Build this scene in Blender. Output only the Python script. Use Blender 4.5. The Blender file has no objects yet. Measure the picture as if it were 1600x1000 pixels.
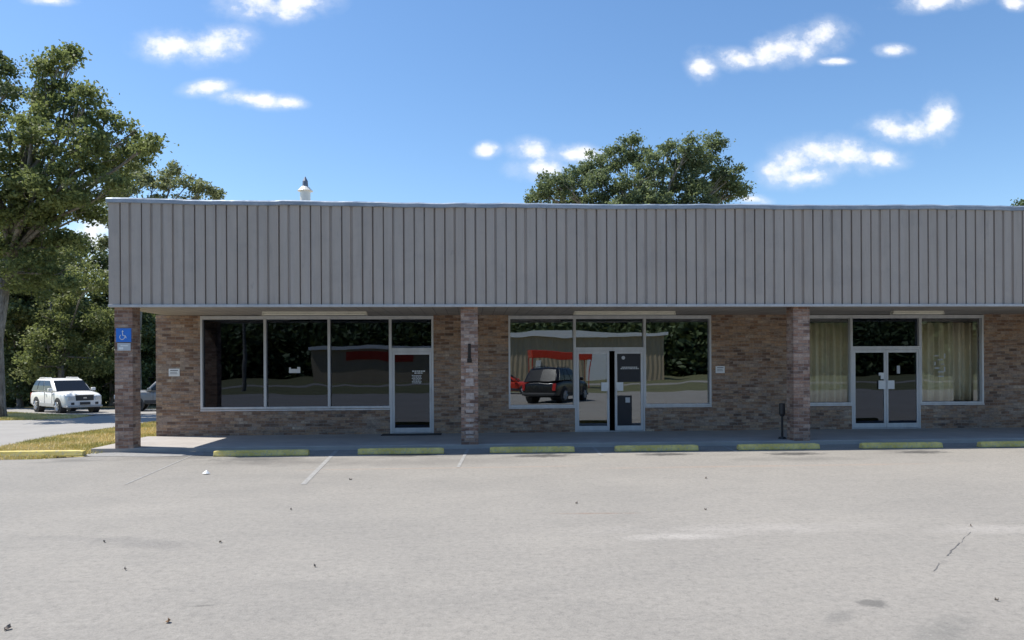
import bpy, bmesh, math, random
import numpy as np
from mathutils import Vector, Matrix
R = math.radians
random.seed(7); rng = np.random.default_rng(7)
sc = bpy.context.scene
COL = sc.collection

# ------------------------------------------------------------------ camera
F_PX, HOR = 1155.0, 571.5
EYE, YAW, ROLL = 1.93, R(3.2), 0.0053
cR0 = Vector((math.cos(YAW), -math.sin(YAW), 0)); cF = Vector((math.sin(YAW), math.cos(YAW), 0)); cZ = Vector((0, 0, 1))
cR = (cR0 - ROLL*cZ).normalized(); cU = (cZ + ROLL*cR0).normalized()
CAM = Vector((0, 0, EYE))
cd = bpy.data.cameras.new("camera"); cam = bpy.data.objects.new("camera", cd); COL.objects.link(cam)
M3 = Matrix((cR, cU, -cF)).transposed()
cam.matrix_world = Matrix.Translation(CAM) @ M3.to_4x4()
cd.sensor_width = 36; cd.lens = 36*F_PX/1600; cd.shift_y = (HOR-500)/1600; cd.clip_end = 3000; cd.clip_start = 0.05
sc.camera = cam

def ray(px, py): return cF + cR*((px-800)/F_PX) + cU*((HOR-py)/F_PX)
def at(px, py, Y):
    d = ray(px, py); return CAM + d*(Y/d.y)
def gz(y): return 0.0 if y <= 20 else -0.0205*(min(y, 60)-20)
def on_ground(px, py):
    d = ray(px, py); z = 0.0
    for _ in range(30):
        t = (z-EYE)/d.z; p = CAM + d*t; z = gz(p.y)
    return Vector((p.x, p.y, gz(p.y)))

# ------------------------------------------------------------------ sky and sun
SUNV = Vector((-0.56, 0.185, 1.0)).normalized()      # towards the sun
EL = math.asin(SUNV.z); AZ = math.atan2(SUNV.x, SUNV.y)
sc.view_settings.view_transform = 'Standard'; sc.view_settings.look = 'None'
sc.view_settings.exposure = 0.75; sc.view_settings.gamma = 1.0
w = bpy.data.worlds.new("World"); sc.world = w; w.use_nodes = True
nt = w.node_tree; nt.nodes.clear()
def N(tree, typ, **kw):
    n = tree.nodes.new(typ)
    for k, v in kw.items():
        if k.startswith('_'): setattr(n, k[1:], v)
    return n
out = N(nt, 'ShaderNodeOutputWorld'); bg = N(nt, 'ShaderNodeBackground'); bg.inputs[1].default_value = 0.108
sky = N(nt, 'ShaderNodeTexSky', _sky_type='NISHITA', _sun_disc=False, _sun_elevation=EL, _sun_rotation=AZ, _air_density=1.0, _dust_density=0.3, _ozone_density=2.6, _altitude=0)
tc = N(nt, 'ShaderNodeTexCoord')
sep = N(nt, 'ShaderNodeSeparateXYZ'); nt.links.new(tc.outputs['Generated'], sep.inputs[0])
def wm(op, a, b=None, c=None, clamp=False):
    n = N(nt, 'ShaderNodeMath', _operation=op); n.use_clamp = clamp
    for i, v in enumerate((a, b, c)):
        if v is None: continue
        if isinstance(v, (int, float)): n.inputs[i].default_value = v
        else: nt.links.new(v, n.inputs[i])
    return n.outputs[0]
ysafe = wm('MAXIMUM', sep.outputs[1], 0.05)
tu = wm('DIVIDE', sep.outputs[0], ysafe); tv = wm('DIVIDE', sep.outputs[2], ysafe)
cmb = N(nt, 'ShaderNodeCombineXYZ'); nt.links.new(tu, cmb.inputs[0]); nt.links.new(tv, cmb.inputs[1])
no = N(nt, 'ShaderNodeTexNoise'); no.inputs['Scale'].default_value = 24; no.inputs['Detail'].default_value = 8; no.inputs['Roughness'].default_value = 0.6
mp0 = N(nt, 'ShaderNodeMapping'); mp0.inputs['Scale'].default_value = (0.95, 1.15, 1); nt.links.new(cmb.outputs[0], mp0.inputs[0]); nt.links.new(mp0.outputs[0], no.inputs['Vector'])
clouds = [(275,72,46,19,0),(338,70,46,19,-12),(400,2,50,20,0),(460,4,50,20,-6),(324,137,31,9,-8),(400,155,50,10,4),(450,160,26,7,4),
          (761,234,18,9,0),(828,236,28,14,0),(838,262,38,14,0),(905,240,42,11,0),(1098,103,21,19,-30),(1150,92,32,13,0),(1195,80,20,18,0),(1240,76,42,19,-14),
          (1280,58,42,20,-8),(1395,79,24,8,0),(1405,202,46,17,0),(1468,186,25,26,0),(1235,256,42,20,-25),(1310,242,74,21,0),(1375,245,34,12,8),(1256,277,40,13,-6),
          (1470,0,66,12,-8),(1590,4,24,10,0),(1172,310,30,7,10),(80,1,28,6,0),(1305,96,22,5,0),(1010,20,0,0,0),(145,372,30,60,0)]
cur = None
for (px, py, rx, ry, ang) in clouds:
    if rx == 0: continue
    d = ray(px, py); a, b = d.x/d.y, d.z/d.y
    m = N(nt, 'ShaderNodeMapping', _vector_type='TEXTURE')
    m.inputs['Location'].default_value = (a, b, 0); m.inputs['Rotation'].default_value = (0, 0, R(-ang)); m.inputs['Scale'].default_value = (rx*1.08/F_PX, ry*1.2/F_PX, 1)
    nt.links.new(cmb.outputs[0], m.inputs[0])
    l = N(nt, 'ShaderNodeVectorMath', _operation='LENGTH'); nt.links.new(m.outputs[0], l.inputs[0])
    s = wm('SUBTRACT', 1.0, l.outputs['Value'])
    cur = s if cur is None else wm('SMOOTH_MAX', cur, s, 0.25)
nz = wm('MULTIPLY_ADD', no.outputs[0], 3.3, -1.5)
den = wm('ADD', cur, nz)
gate = wm('MULTIPLY_ADD', cur, 2.5, 0.9, clamp=True)
mr = N(nt, 'ShaderNodeMapRange', _interpolation_type='SMOOTHSTEP'); nt.links.new(den, mr.inputs[0]); mr.inputs[1].default_value = -0.12; mr.inputs[2].default_value = 1.15
front = wm('GREATER_THAN', sep.outputs[1], 0.1)
mr2 = N(nt, 'ShaderNodeMapRange', _interpolation_type='SMOOTHSTEP'); nt.links.new(den, mr2.inputs[0]); mr2.inputs[1].default_value = -0.75; mr2.inputs[2].default_value = 0.6; mr2.inputs[4].default_value = 0.26
gate2 = wm('MULTIPLY_ADD', cur, 1.4, 1.0, clamp=True)
msk = wm('MULTIPLY', wm('MAXIMUM', wm('MULTIPLY', mr.outputs[0], gate), wm('MULTIPLY', mr2.outputs[0], gate2)), front)
mix = N(nt, 'ShaderNodeMix', _data_type='RGBA'); nt.links.new(msk, mix.inputs[0])
hs = N(nt, 'ShaderNodeHueSaturation'); hs.inputs['Saturation'].default_value = 1.14; nt.links.new(sky.outputs[0], hs.inputs['Color'])
nt.links.new(hs.outputs[0], mix.inputs[6])
mix.inputs[7].default_value = (6.0, 6.1, 6.4, 1)
nt.links.new(mix.outputs[2], bg.inputs[0]); nt.links.new(bg.outputs[0], out.inputs[0])
sl = bpy.data.lights.new("sun", 'SUN'); sl.energy = 4.2; sl.angle = R(0.5); sl.color = (1, 0.95, 0.87)
so = bpy.data.objects.new("sun", sl); COL.objects.link(so); so.rotation_euler = SUNV.to_track_quat('Z', 'Y').to_euler()

# ------------------------------------------------------------------ materials
MATS = {}
class G:
    def __init__(s, name):
        s.m = bpy.data.materials.new(name); s.m.use_nodes = True; s.t = s.m.node_tree; s.t.nodes.clear()
        s.out = s.n('ShaderNodeOutputMaterial'); s.p = s.n('ShaderNodeBsdfPrincipled'); s.l(s.p.outputs[0], s.out.inputs[0])
        s.g = s.n('ShaderNodeNewGeometry'); s.pos = s.g.outputs['Position']
        s.tc = s.n('ShaderNodeTexCoord'); s.obj = s.tc.outputs['Object']
        MATS[name] = s.m
    def n(s, typ, **kw):
        n = s.t.nodes.new(typ)
        for k, v in kw.items(): setattr(n, k, v)
        return n
    def l(s, a, b): s.t.links.new(a, b)
    def set(s, i, v):
        if isinstance(v, bpy.types.NodeSocket): s.l(v, i)
        elif isinstance(v, (tuple, list)) and len(v) == 3 and i.type == 'RGBA': i.default_value = (*v, 1)
        else: i.default_value = v
    def ma(s, op, a, b=0.0, c=0.0, clamp=False):
        n = s.n('ShaderNodeMath', operation=op); n.use_clamp = clamp
        for i, v in enumerate((a, b, c)): s.set(n.inputs[i], v)
        return n.outputs[0]
    def mapv(s, v, scale=(1,1,1), loc=(0,0,0), rot=(0,0,0)):
        n = s.n('ShaderNodeMapping'); s.l(v, n.inputs[0]); n.inputs['Scale'].default_value = scale; n.inputs['Location'].default_value = loc; n.inputs['Rotation'].default_value = rot
        return n.outputs[0]
    def noise(s, v, scale, detail=4, rough=0.55, dist=0.0):
        n = s.n('ShaderNodeTexNoise'); s.l(v, n.inputs['Vector']); n.inputs['Scale'].default_value = scale; n.inputs['Detail'].default_value = detail; n.inputs['Roughness'].default_value = rough; n.inputs['Distortion'].default_value = dist
        return n.outputs[0]
    def rng(s, v, a, b, c=0.0, d=1.0):
        n = s.n('ShaderNodeMapRange'); s.l(v, n.inputs[0])
        for i, k in enumerate((a, b, c, d)): n.inputs[i+1].default_value = k
        return n.outputs[0]
    def mix(s, f, a, b, mode='MIX'):
        n = s.n('ShaderNodeMix', data_type='RGBA', blend_type=mode); s.set(n.inputs[0], f); s.set(n.inputs[6], a); s.set(n.inputs[7], b)
        return n.outputs[2]
    def ramp(s, v, stops, interp='LINEAR'):
        n = s.n('ShaderNodeValToRGB'); s.l(v, n.inputs[0]); cr = n.color_ramp; cr.interpolation = interp
        while len(cr.elements) < len(stops): cr.elements.new(0.5)
        for e, (p, c) in zip(cr.elements, stops): e.position = p; e.color = (*c, 1)
        return n.outputs[0]
    def bump(s, h, strength=0.3, dist=0.01):
        n = s.n('ShaderNodeBump'); s.l(h, n.inputs['Height']); n.inputs['Strength'].default_value = strength; n.inputs['Distance'].default_value = dist
        s.l(n.outputs[0], s.p.inputs['Normal'])
    def base(s, c, rough=0.7, metal=0.0, spec=None):
        s.set(s.p.inputs['Base Color'], c); s.set(s.p.inputs['Roughness'], rough); s.p.inputs['Metallic'].default_value = metal
        if spec is not None: s.p.inputs['Specular IOR Level'].default_value = spec
        return s.m

def simple(name, c, rough=0.6, metal=0.0, var=0.18, scale=6, bump=0.0, spec=None, c2=None, streak=False):
    g = G(name)
    v = g.mapv(g.obj, (1, 1, 0.15)) if streak else g.obj
    f = g.noise(v, scale, 6, 0.6)
    lo = tuple(x*(1-var) for x in c); hi = c2 if c2 else tuple(min(1, x*(1+var)) for x in c)
    g.base(g.mix(g.rng(f, 0.3, 0.7), lo, hi), rough, metal, spec)
    if bump: g.bump(f, bump, 0.01)
    return g.m

def brick(name, tones, mort, dirt=0.35, bw=0.235, bh=0.081, seed=0.0):
    g = G(name); sp = g.n('ShaderNodeSeparateXYZ'); g.l(g.pos, sp.inputs[0])
    u = g.ma('ADD', sp.outputs[0], sp.outputs[1]); z = sp.outputs[2]
    row = g.ma('FLOOR', g.ma('DIVIDE', z, bh)); odd = g.ma('MODULO', row, 2.0)
    uu = g.ma('ADD', g.ma('DIVIDE', u, bw), g.ma('MULTIPLY', odd, 0.5)); col = g.ma('FLOOR', uu)
    fu = g.ma('FRACT', uu); fz = g.ma('FRACT', g.ma('DIVIDE', z, bh))
    du = g.ma('MULTIPLY', g.ma('MINIMUM', fu, g.ma('SUBTRACT', 1.0, fu)), bw); dz = g.ma('MULTIPLY', g.ma('MINIMUM', fz, g.ma('SUBTRACT', 1.0, fz)), bh)
    wob = g.ma('MULTIPLY_ADD', g.noise(g.pos, 45, 3), 0.006, -0.003)
    d = g.ma('ADD', g.ma('MINIMUM', du, dz), wob)
    face = g.rng(d, 0.0035, 0.0075)
    cv = g.n('ShaderNodeCombineXYZ'); g.l(col, cv.inputs[0]); g.l(row, cv.inputs[1]); cv.inputs[2].default_value = seed
    wn = g.n('ShaderNodeTexWhiteNoise', noise_dimensions='3D'); g.l(cv.outputs[0], wn.inputs['Vector'])
    big = g.noise(g.pos, 1.3, 4, 0.6)
    pick = g.ma('ADD', g.ma('MULTIPLY', wn.outputs['Value'], 0.8), g.ma('MULTIPLY_ADD', big, 0.9, -0.35), clamp=True)
    c = g.ramp(pick, tones)
    c = g.mix(g.rng(g.noise(g.pos, 22, 5, 0.7), 0.35, 0.75, 0.0, 0.7), c, tuple(x*0.55 for x in tones[1][1]))
    c = g.mix(g.rng(g.noise(g.mapv(g.pos, (1.1, 1.1, 4.5)), 2.6, 5, 0.7), 0.50, 0.66, 0.0, 0.62), c, (0.075, 0.06, 0.055))
    c = g.mix(g.rng(g.noise(g.mapv(g.pos, (1.1, 1.1, 4.5), (5, 2, 9)), 2.9, 5, 0.7), 0.52, 0.66, 0.0, 0.55), c, (0.46, 0.37, 0.30))
    c = g.mix(face, mort, c)
    c = g.mix(g.rng(g.noise(g.pos, 0.8, 6, 0.65), 0.45, 0.8, 0, dirt), c, (0.06, 0.055, 0.05))
    g.base(c, 0.88)
    h = g.ma('ADD', g.ma('MULTIPLY', face, 1.0), g.ma('MULTIPLY', g.noise(g.pos, 60, 4), 0.35))
    g.bump(h, 0.7, 0.008); return g.m

brick('brick_wall', [(0.0,(0.09,0.065,0.052)),(0.2,(0.25,0.145,0.095)),(0.42,(0.39,0.245,0.155)),(0.62,(0.50,0.345,0.225)),(0.8,(0.36,0.28,0.23)),(1.0,(0.62,0.49,0.36))], (0.27,0.225,0.19))
brick('brick_pillar', [(0.0,(0.11,0.075,0.062)),(0.22,(0.25,0.135,0.095)),(0.42,(0.36,0.22,0.155)),(0.62,(0.43,0.29,0.21)),(0.8,(0.50,0.36,0.28)),(1.0,(0.66,0.52,0.42))], (0.29,0.245,0.22), seed=3.0)
simple('pale_brick', (0.42, 0.35, 0.31), 0.85, var=0.25, scale=14, bump=0.4)
simple('slot_dark', (0.03, 0.024, 0.02), 0.9)

# fascia
g = G('fascia'); st = g.noise(g.mapv(g.pos, (3.5, 3.5, 0.35)), 1.5, 6, 0.65)
sp = g.n('ShaderNodeSeparateXYZ'); g.l(g.pos, sp.inputs[0])
wn = g.n('ShaderNodeTexWhiteNoise', noise_dimensions='1D'); g.l(g.ma('FLOOR', g.ma('DIVIDE', sp.outputs[0], 0.2365)), wn.inputs['W'])
c = g.mix(g.rng(st, 0.3, 0.7), (0.375, 0.320, 0.274), (0.445, 0.382, 0.328))
c = g.mix(g.rng(wn.outputs['Value'], 0, 1, 0.0, 0.22), c, (0.44, 0.405, 0.375))
c = g.mix(g.rng(g.noise(g.pos, 1.1, 6, 0.7), 0.5, 0.8, 0, 0.45), c, (0.25, 0.23, 0.215)); c = g.mix(g.rng(g.noise(g.mapv(g.pos, (6, 6, 0.5), (1, 5, 2)), 2.5, 6, 0.75), 0.56, 0.75, 0, 0.4), c, (0.22, 0.205, 0.19)); c = g.mix(g.rng(g.noise(g.mapv(g.pos, (2.2, 2.2, 0.9)), 2.8, 3, 0.5), 0.68, 0.76, 0, 0.35), c, (0.2, 0.19, 0.18))
g.base(c, 0.62); g.bump(g.noise(g.mapv(g.pos, (30, 30, 1.5)), 3, 4), 0.15, 0.004)
g = G('flashing'); c = g.mix(g.rng(g.noise(g.mapv(g.pos, (1, 1, 3)), 2.2, 6, 0.7), 0.35, 0.7), (0.22, 0.28, 0.36), (0.40, 0.45, 0.52))
g.base(c, g.rng(g.noise(g.pos, 5, 4), 0.3, 0.7, 0.5, 0.75), 0.25); g.bump(g.noise(g.mapv(g.pos, (1, 1, .5)), 4, 3), 0.35, 0.05)
simple('trim', (0.46, 0.46, 0.46), 0.45, var=0.15, scale=3)
g = G('soffit'); sp = g.n('ShaderNodeSeparateXYZ'); g.l(g.pos, sp.inputs[0])
fy = g.ma('FRACT', g.ma('DIVIDE', sp.outputs[0], 0.3)); gro = g.rng(g.ma('MINIMUM', fy, g.ma('SUBTRACT', 1.0, fy)), 0.0, 0.04)
c = g.mix(g.rng(g.noise(g.pos, 2, 5), 0.3, 0.7), (0.30, 0.27, 0.235), (0.40, 0.365, 0.32)); c = g.mix(gro, (0.12, 0.11, 0.1), c)
g.base(c, 0.7); g.bump(gro, 0.5, 0.01)
simple('aluminium', (0.56, 0.57, 0.58), 0.42, 0.25, var=0.12, scale=5, streak=True)
simple('cream_frame', (0.62, 0.59, 0.52), 0.5, var=0.12, scale=5)
simple('lamp_metal', (0.66, 0.64, 0.55), 0.5, var=0.1)
simple('lamp_lens', (0.72, 0.70, 0.60), 0.35, var=0.06)
g = G('concrete')
c = g.mix(g.rng(g.noise(g.pos, 1.2, 7, 0.65), 0.3, 0.7), (0.29, 0.265, 0.245), (0.40, 0.37, 0.34)); c = g.mix(g.rng(g.noise(g.pos, 90, 2), 0.3, 0.7, 0, 0.3), c, (0.3, 0.28, 0.26))
g.base(c, 0.85); g.bump(g.noise(g.pos, 60, 5), 0.3, 0.005)
g = G('drive_concrete')
c = g.mix(g.rng(g.noise(g.pos, 0.6, 7, 0.65), 0.3, 0.7), (0.235, 0.225, 0.212), (0.30, 0.287, 0.268)); c = g.mix(g.rng(g.noise(g.mapv(g.pos, (.3, 2, 1)), 1.5, 5), 0.5, 0.8, 0, 0.35), c, (0.25, 0.24, 0.22))
g.base(c, 0.85)
# asphalt with stains, patches, streaks, and shade painted under the wheel stops
g = G('asphalt')
c = g.mix(g.rng(g.noise(g.pos, 0.35, 6, 0.6), 0.3, 0.7), (0.262, 0.257, 0.246), (0.352, 0.338, 0.315))
c = g.mix(g.rng(g.noise(g.mapv(g.pos, (0.30, 0.8, 1)), 1.2, 7, 0.7), 0.48, 0.78, 0, 0.5), c, (0.40, 0.385, 0.36))
c = g.mix(g.rng(g.noise(g.mapv(g.pos, (0.5, 1.2, 1), (7, 3, 0)), 2.2, 6, 0.7), 0.55, 0.8, 0, 0.4), c, (0.22, 0.218, 0.21))
sx = g.n('ShaderNodeSeparateXYZ'); g.l(g.pos, sx.inputs[0])
wx = g.rng(sx.outputs[0], -9, 7); c = g.mix(g.ma('MULTIPLY', wx, 0.35), c, (0.40, 0.375, 0.34))
# uneven darker band along the row of wheel stops
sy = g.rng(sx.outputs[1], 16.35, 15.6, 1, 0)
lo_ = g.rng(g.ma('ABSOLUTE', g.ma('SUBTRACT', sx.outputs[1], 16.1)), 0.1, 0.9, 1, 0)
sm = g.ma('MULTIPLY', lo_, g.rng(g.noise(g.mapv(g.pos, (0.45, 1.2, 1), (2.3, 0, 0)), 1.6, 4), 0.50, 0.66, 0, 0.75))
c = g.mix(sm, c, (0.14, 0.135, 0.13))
def stain(cx, cy, rx, ry, col, amt, ang=0, nsc=3.0, soft=0.5):  # soft colour patch: real stains, and the painted shade of the wheel stops
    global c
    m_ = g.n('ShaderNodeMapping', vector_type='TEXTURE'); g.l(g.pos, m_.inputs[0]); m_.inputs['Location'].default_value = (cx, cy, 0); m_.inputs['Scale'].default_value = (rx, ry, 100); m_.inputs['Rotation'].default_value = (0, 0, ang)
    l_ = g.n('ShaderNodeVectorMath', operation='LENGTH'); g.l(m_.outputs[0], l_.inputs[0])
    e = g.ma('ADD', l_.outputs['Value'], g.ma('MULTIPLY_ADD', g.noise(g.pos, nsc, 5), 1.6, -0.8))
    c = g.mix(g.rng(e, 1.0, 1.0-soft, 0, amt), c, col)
for (px, py, rx, ry, col, amt, a, ns, sf) in [(1367,943,0.14,0.13,(0.13,0.128,0.122),0.8,0.1,5,0.4),(1310,965,0.3,0.10,(0.2,0.198,0.19),0.5,0.7,5,0.5),(1050,838,0.75,0.22,(0.50,0.48,0.46),0.8,0.05,2,0.9),
      (1190,826,2.2,0.35,(0.46,0.44,0.42),0.6,0.0,1.5,0.9),(1560,826,1.3,0.3,(0.46,0.44,0.42),0.6,0.0,1.5,0.9),(930,802,0.7,0.05,(0.27,0.17,0.12),0.6,-0.05,5,0.8),(150,842,1.2,0.16,(0.22,0.215,0.21),0.5,-0.2,4,0.8),
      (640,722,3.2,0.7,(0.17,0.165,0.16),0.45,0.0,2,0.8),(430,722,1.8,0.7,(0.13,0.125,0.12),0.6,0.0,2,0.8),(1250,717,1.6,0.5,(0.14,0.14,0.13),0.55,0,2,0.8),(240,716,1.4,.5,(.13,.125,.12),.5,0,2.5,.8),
      (640,711,.8,.34,(0.03,0.03,0.03),.9,0,5,.6),(850,712,.8,.36,(0.03,0.03,0.03),.9,0,5,.6),(1040,710,.75,.32,(0.03,0.03,0.03),.9,0,5,.6),(1240,709,.8,.34,(0.03,0.03,0.03),.9,0,5,.6),(1440,706.5,.7,.30,(0.03,0.03,0.03),.85,0,5,.6),(400,717,1.1,.5,(0.08,0.08,0.08),.7,0,4,.7),  # dark ellipses: shadow under the wheel stops, painted into the asphalt colour
      (700,731,3.5,.12,(0.42,0.33,0.27),.5,0.01,1.5,.6),(1200,728,4.5,.14,(0.42,0.33,0.27),.5,0.01,1.5,.6),(240,850,.9,.25,(.21,.205,.2),.6,-.3,3,.8),(1480,985,.5,.2,(.2,.2,.19),.6,.6,4,.8),(320,946,0.14,0.03,(0.13,0.128,0.12),0.7,0.1,9,0.6)]:
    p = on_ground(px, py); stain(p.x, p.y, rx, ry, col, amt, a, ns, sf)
c = g.mix(g.rng(g.noise(g.mapv(g.pos, (0.9, 1.3, 1), (3, 9, 0)), 2.6, 8, 0.8), 0.50, 0.70, 0, 0.45), c, (0.225, 0.22, 0.21)); c = g.mix(g.rng(g.noise(g.pos, 11, 5, 0.8), 0.55, 0.75, 0, 0.35), c, (0.2, 0.195, 0.19))
gr = g.noise(g.pos, 14, 8, 0.92); c = g.mix(g.rng(gr, 0.50, 0.64, 0, 0.75), c, (0.17, 0.165, 0.158)); c = g.mix(g.rng(gr, 0.48, 0.34, 0, 0.5), c, (0.47, 0.455, 0.43))
fine = g.noise(g.pos, 70, 3, 0.85)
c = g.mix(g.rng(fine, 0.56, 0.72, 0, 0.45), c, (0.52, 0.50, 0.48)); c = g.mix(g.rng(fine, 0.44, 0.30, 0, 0.6), c, (0.11, 0.108, 0.105))
c = g.mix(g.rng(g.noise(g.pos, 26, 4, 0.75), 0.62, 0.78, 0, 0.35), c, (0.14, 0.135, 0.13))
g.base(g.mix(1.0, c, (0.755, 0.735, 0.70), 'MULTIPLY'), 0.9); g.bump(g.ma('ADD', fine, g.noise(g.pos, 40, 4)), 0.45, 0.006)
simple('patch_asphalt', (0.235, 0.23, 0.222), 0.9, var=0.25, scale=9, bump=0.4)
g = G('line_paint'); f = g.rng(g.noise(g.pos, 7, 6, 0.8), 0.46, 0.60)
g.base(g.mix(f, (0.245, 0.24, 0.23), (0.325, 0.32, 0.305)), 0.85)
g = G('yellow_paint'); c = g.mix(g.rng(g.noise(g.obj, 4, 6, 0.7), 0.35, 0.65), (0.50, 0.40, 0.09), (0.70, 0.58, 0.20)); c = g.mix(g.rng(g.noise(g.obj, 14, 6, 0.8), 0.50, 0.64, 0, 0.85), c, (0.34, 0.33, 0.30))
g.base(c, 0.8); g.bump(g.noise(g.obj, 40, 4), 0.4, 0.01)
g = G('grass_ground'); c = g.mix(g.rng(g.noise(g.pos, 1.6, 7, 0.7), 0.35, 0.65), (0.36, 0.33, 0.12), (0.55, 0.46, 0.22)); c = g.mix(g.rng(g.noise(g.pos, 22, 5, 0.75), 0.45, 0.7, 0, 0.5), c, (0.58, 0.47, 0.29))
g.base(c, 0.95); g.bump(g.noise(g.pos, 30, 5, 0.8), 0.8, 0.05)
g = G('grass_blade'); at_ = g.n('ShaderNodeAttribute', attribute_name='tint'); g.base(g.ramp(at_.outputs['Fac'], [(0, (0.34, 0.34, 0.11)), (0.45, (0.60, 0.53, 0.21)), (1, (0.80, 0.66, 0.38))]), 0.8)
g = G('verge_grass'); g.base(g.mix(g.rng(g.noise(g.pos, 0.5, 7, 0.7), 0.3, 0.7), (0.07, 0.08, 0.03), (0.15, 0.14, 0.06)), 0.95)
g = G('forest_ground'); g.base(g.mix(g.rng(g.noise(g.pos, 0.5, 7, 0.7), 0.3, 0.7), (0.05, 0.055, 0.02), (0.13, 0.12, 0.06)), 0.95)
g = G('bark'); c = g.mix(g.rng(g.noise(g.mapv(g.pos, (3, 3, 0.6)), 4, 6, 0.7), 0.35, 0.65), (0.09, 0.08, 0.07), (0.30, 0.28, 0.25)); g.base(c, 0.95); g.bump(g.noise(g.mapv(g.pos, (3, 3, 0.6)), 6, 5, 0.7), 0.8, 0.05)
def leafmat(name, stops, trans=0.48):
    g = G(name); a = g.n('ShaderNodeAttribute', attribute_name='tint'); c = g.ramp(a.outputs['Fac'], stops)
    g.base(c, 0.55, spec=0.25)
    t = g.n('ShaderNodeBsdfTranslucent'); cc = g.mix(0.5, c, (0.20, 0.23, 0.06)); g.l(cc, t.inputs[0])
    ms = g.n('ShaderNodeMixShader'); ms.inputs[0].default_value = trans; g.l(g.p.outputs[0], ms.inputs[1]); g.l(t.outputs[0], ms.inputs[2]); g.l(ms.outputs[0], g.out.inputs[0])
leafmat('leaf_oak', [(0, (0.075, 0.11, 0.05)), (0.5, (0.17, 0.21, 0.085)), (1, (0.33, 0.37, 0.15))])
leafmat('leaf_grey', [(0, (0.07, 0.11, 0.07)), (0.5, (0.15, 0.20, 0.115)), (1, (0.28, 0.34, 0.20))])
leafmat('leaf_dark', [(0, (0.045, 0.07, 0.035)), (0.5, (0.09, 0.13, 0.06)), (1, (0.17, 0.21, 0.10))], 0.25)
leafmat('leaf_bright', [(0, (0.08, 0.11, 0.045)), (0.5, (0.17, 0.20, 0.08)), (1, (0.30, 0.32, 0.15))])
leafmat('leaf_pale', [(0, (0.17, 0.20, 0.12)), (0.5, (0.28, 0.31, 0.18)), (1, (0.42, 0.43, 0.28))])
# glass
def glass(name, tint, refl, gc=(0.9, 0.95, 1.0)):
    g = G(name); tr = g.n('ShaderNodeBsdfTransparent'); tr.inputs[0].default_value = (*tint, 1)
    gl = g.n('ShaderNodeBsdfGlossy'); gl.inputs['Roughness'].default_value = 0.004; gl.inputs['Color'].default_value = (*gc, 1)
    fr = g.n('ShaderNodeLayerWeight'); fr.inputs[0].default_value = 0.35
    f = g.ma('MULTIPLY_ADD', fr.outputs['Fresnel'], 0.8, refl)
    nb = g.n('ShaderNodeBump'); g.l(g.noise(g.mapv(g.pos, (1, 1, 0.8)), 1.1, 1, 0.3), nb.inputs['Height']); nb.inputs['Strength'].default_value = 0.15; nb.inputs['Distance'].default_value = 0.02
    g.l(nb.outputs[0], gl.inputs['Normal'])
    ms = g.n('ShaderNodeMixShader'); g.l(f, ms.inputs[0]); g.l(tr.outputs[0], ms.inputs[1]); g.l(gl.outputs[0], ms.inputs[2]); g.l(ms.outputs[0], g.out.inputs[0])
glass('glass_shop', (0.42, 0.46, 0.50), 0.16)
glass('glass_tinted', (0.25, 0.28, 0.33), 0.042, (0.66, 0.76, 0.95))
glass('glass_curtain', (0.98, 0.98, 0.97), 0.025)
g = G('car_glass'); g.base((0.012, 0.014, 0.018), 0.10, spec=0.35)
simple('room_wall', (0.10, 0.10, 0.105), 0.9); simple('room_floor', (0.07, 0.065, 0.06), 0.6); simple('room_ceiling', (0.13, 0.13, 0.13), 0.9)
simple('curtain', (0.70, 0.64, 0.45), 0.85, var=0.2, scale=3, streak=True)
simple('sign_blue', (0.02, 0.17, 0.62), 0.4, var=0.08); simple('sign_white', (0.75, 0.76, 0.76), 0.5, var=0.06); simple('sign_grey', (0.48, 0.50, 0.52), 0.5, var=0.1)
simple('decal_white', (0.62, 0.63, 0.63), 0.6, var=0.1); simple('decal_red', (0.42, 0.06, 0.05), 0.6); simple('poster_black', (0.012, 0.014, 0.02), 0.5); simple('ink', (0.12, 0.12, 0.13), 0.7)
simple('black_metal', (0.018, 0.018, 0.02), 0.5); simple('rubber', (0.022, 0.022, 0.023), 0.85); simple('alloy', (0.55, 0.56, 0.57), 0.3, 0.6, var=0.08)
simple('paint_white', (0.80, 0.80, 0.79), 0.22, var=0.04, scale=2); simple('paint_black', (0.012, 0.013, 0.016), 0.18, var=0.1); simple('paint_red', (0.55, 0.045, 0.02), 0.25, var=0.1); simple('paint_silver', (0.26, 0.27, 0.28), 0.3, 0.3, var=0.06)
simple('plastic_dark', (0.04, 0.04, 0.042), 0.6); simple('lower_trim', (0.42, 0.42, 0.41), 0.5, var=0.08)
simple('headlight', (0.62, 0.66, 0.70), 0.12, 0.2, var=0.2, scale=20); simple('taillight', (0.5, 0.02, 0.02), 0.2)
simple('paper', (0.82, 0.82, 0.80), 0.8, var=0.05); simple('leaf_litter', (0.36, 0.22, 0.12), 0.9, var=0.3, scale=30)
simple('leaf_litter_dark', (0.24, 0.20, 0.165), 0.9, var=0.3, scale=30)
simple('vent_metal', (0.74, 0.72, 0.66), 0.4, 0.1, var=0.12); simple('vent_dark', (0.16, 0.19, 0.24), 0.5, 0.3, var=0.15)
simple('roof_membrane', (0.35, 0.35, 0.34), 0.9); simple('tan_siding', (0.42, 0.33, 0.22), 0.6, var=0.1, scale=2, streak=True); simple('white_metal', (0.74, 0.74, 0.74), 0.5, var=0.08)
simple('crack', (0.13, 0.125, 0.12), 0.95, var=.5, scale=20)

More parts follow.
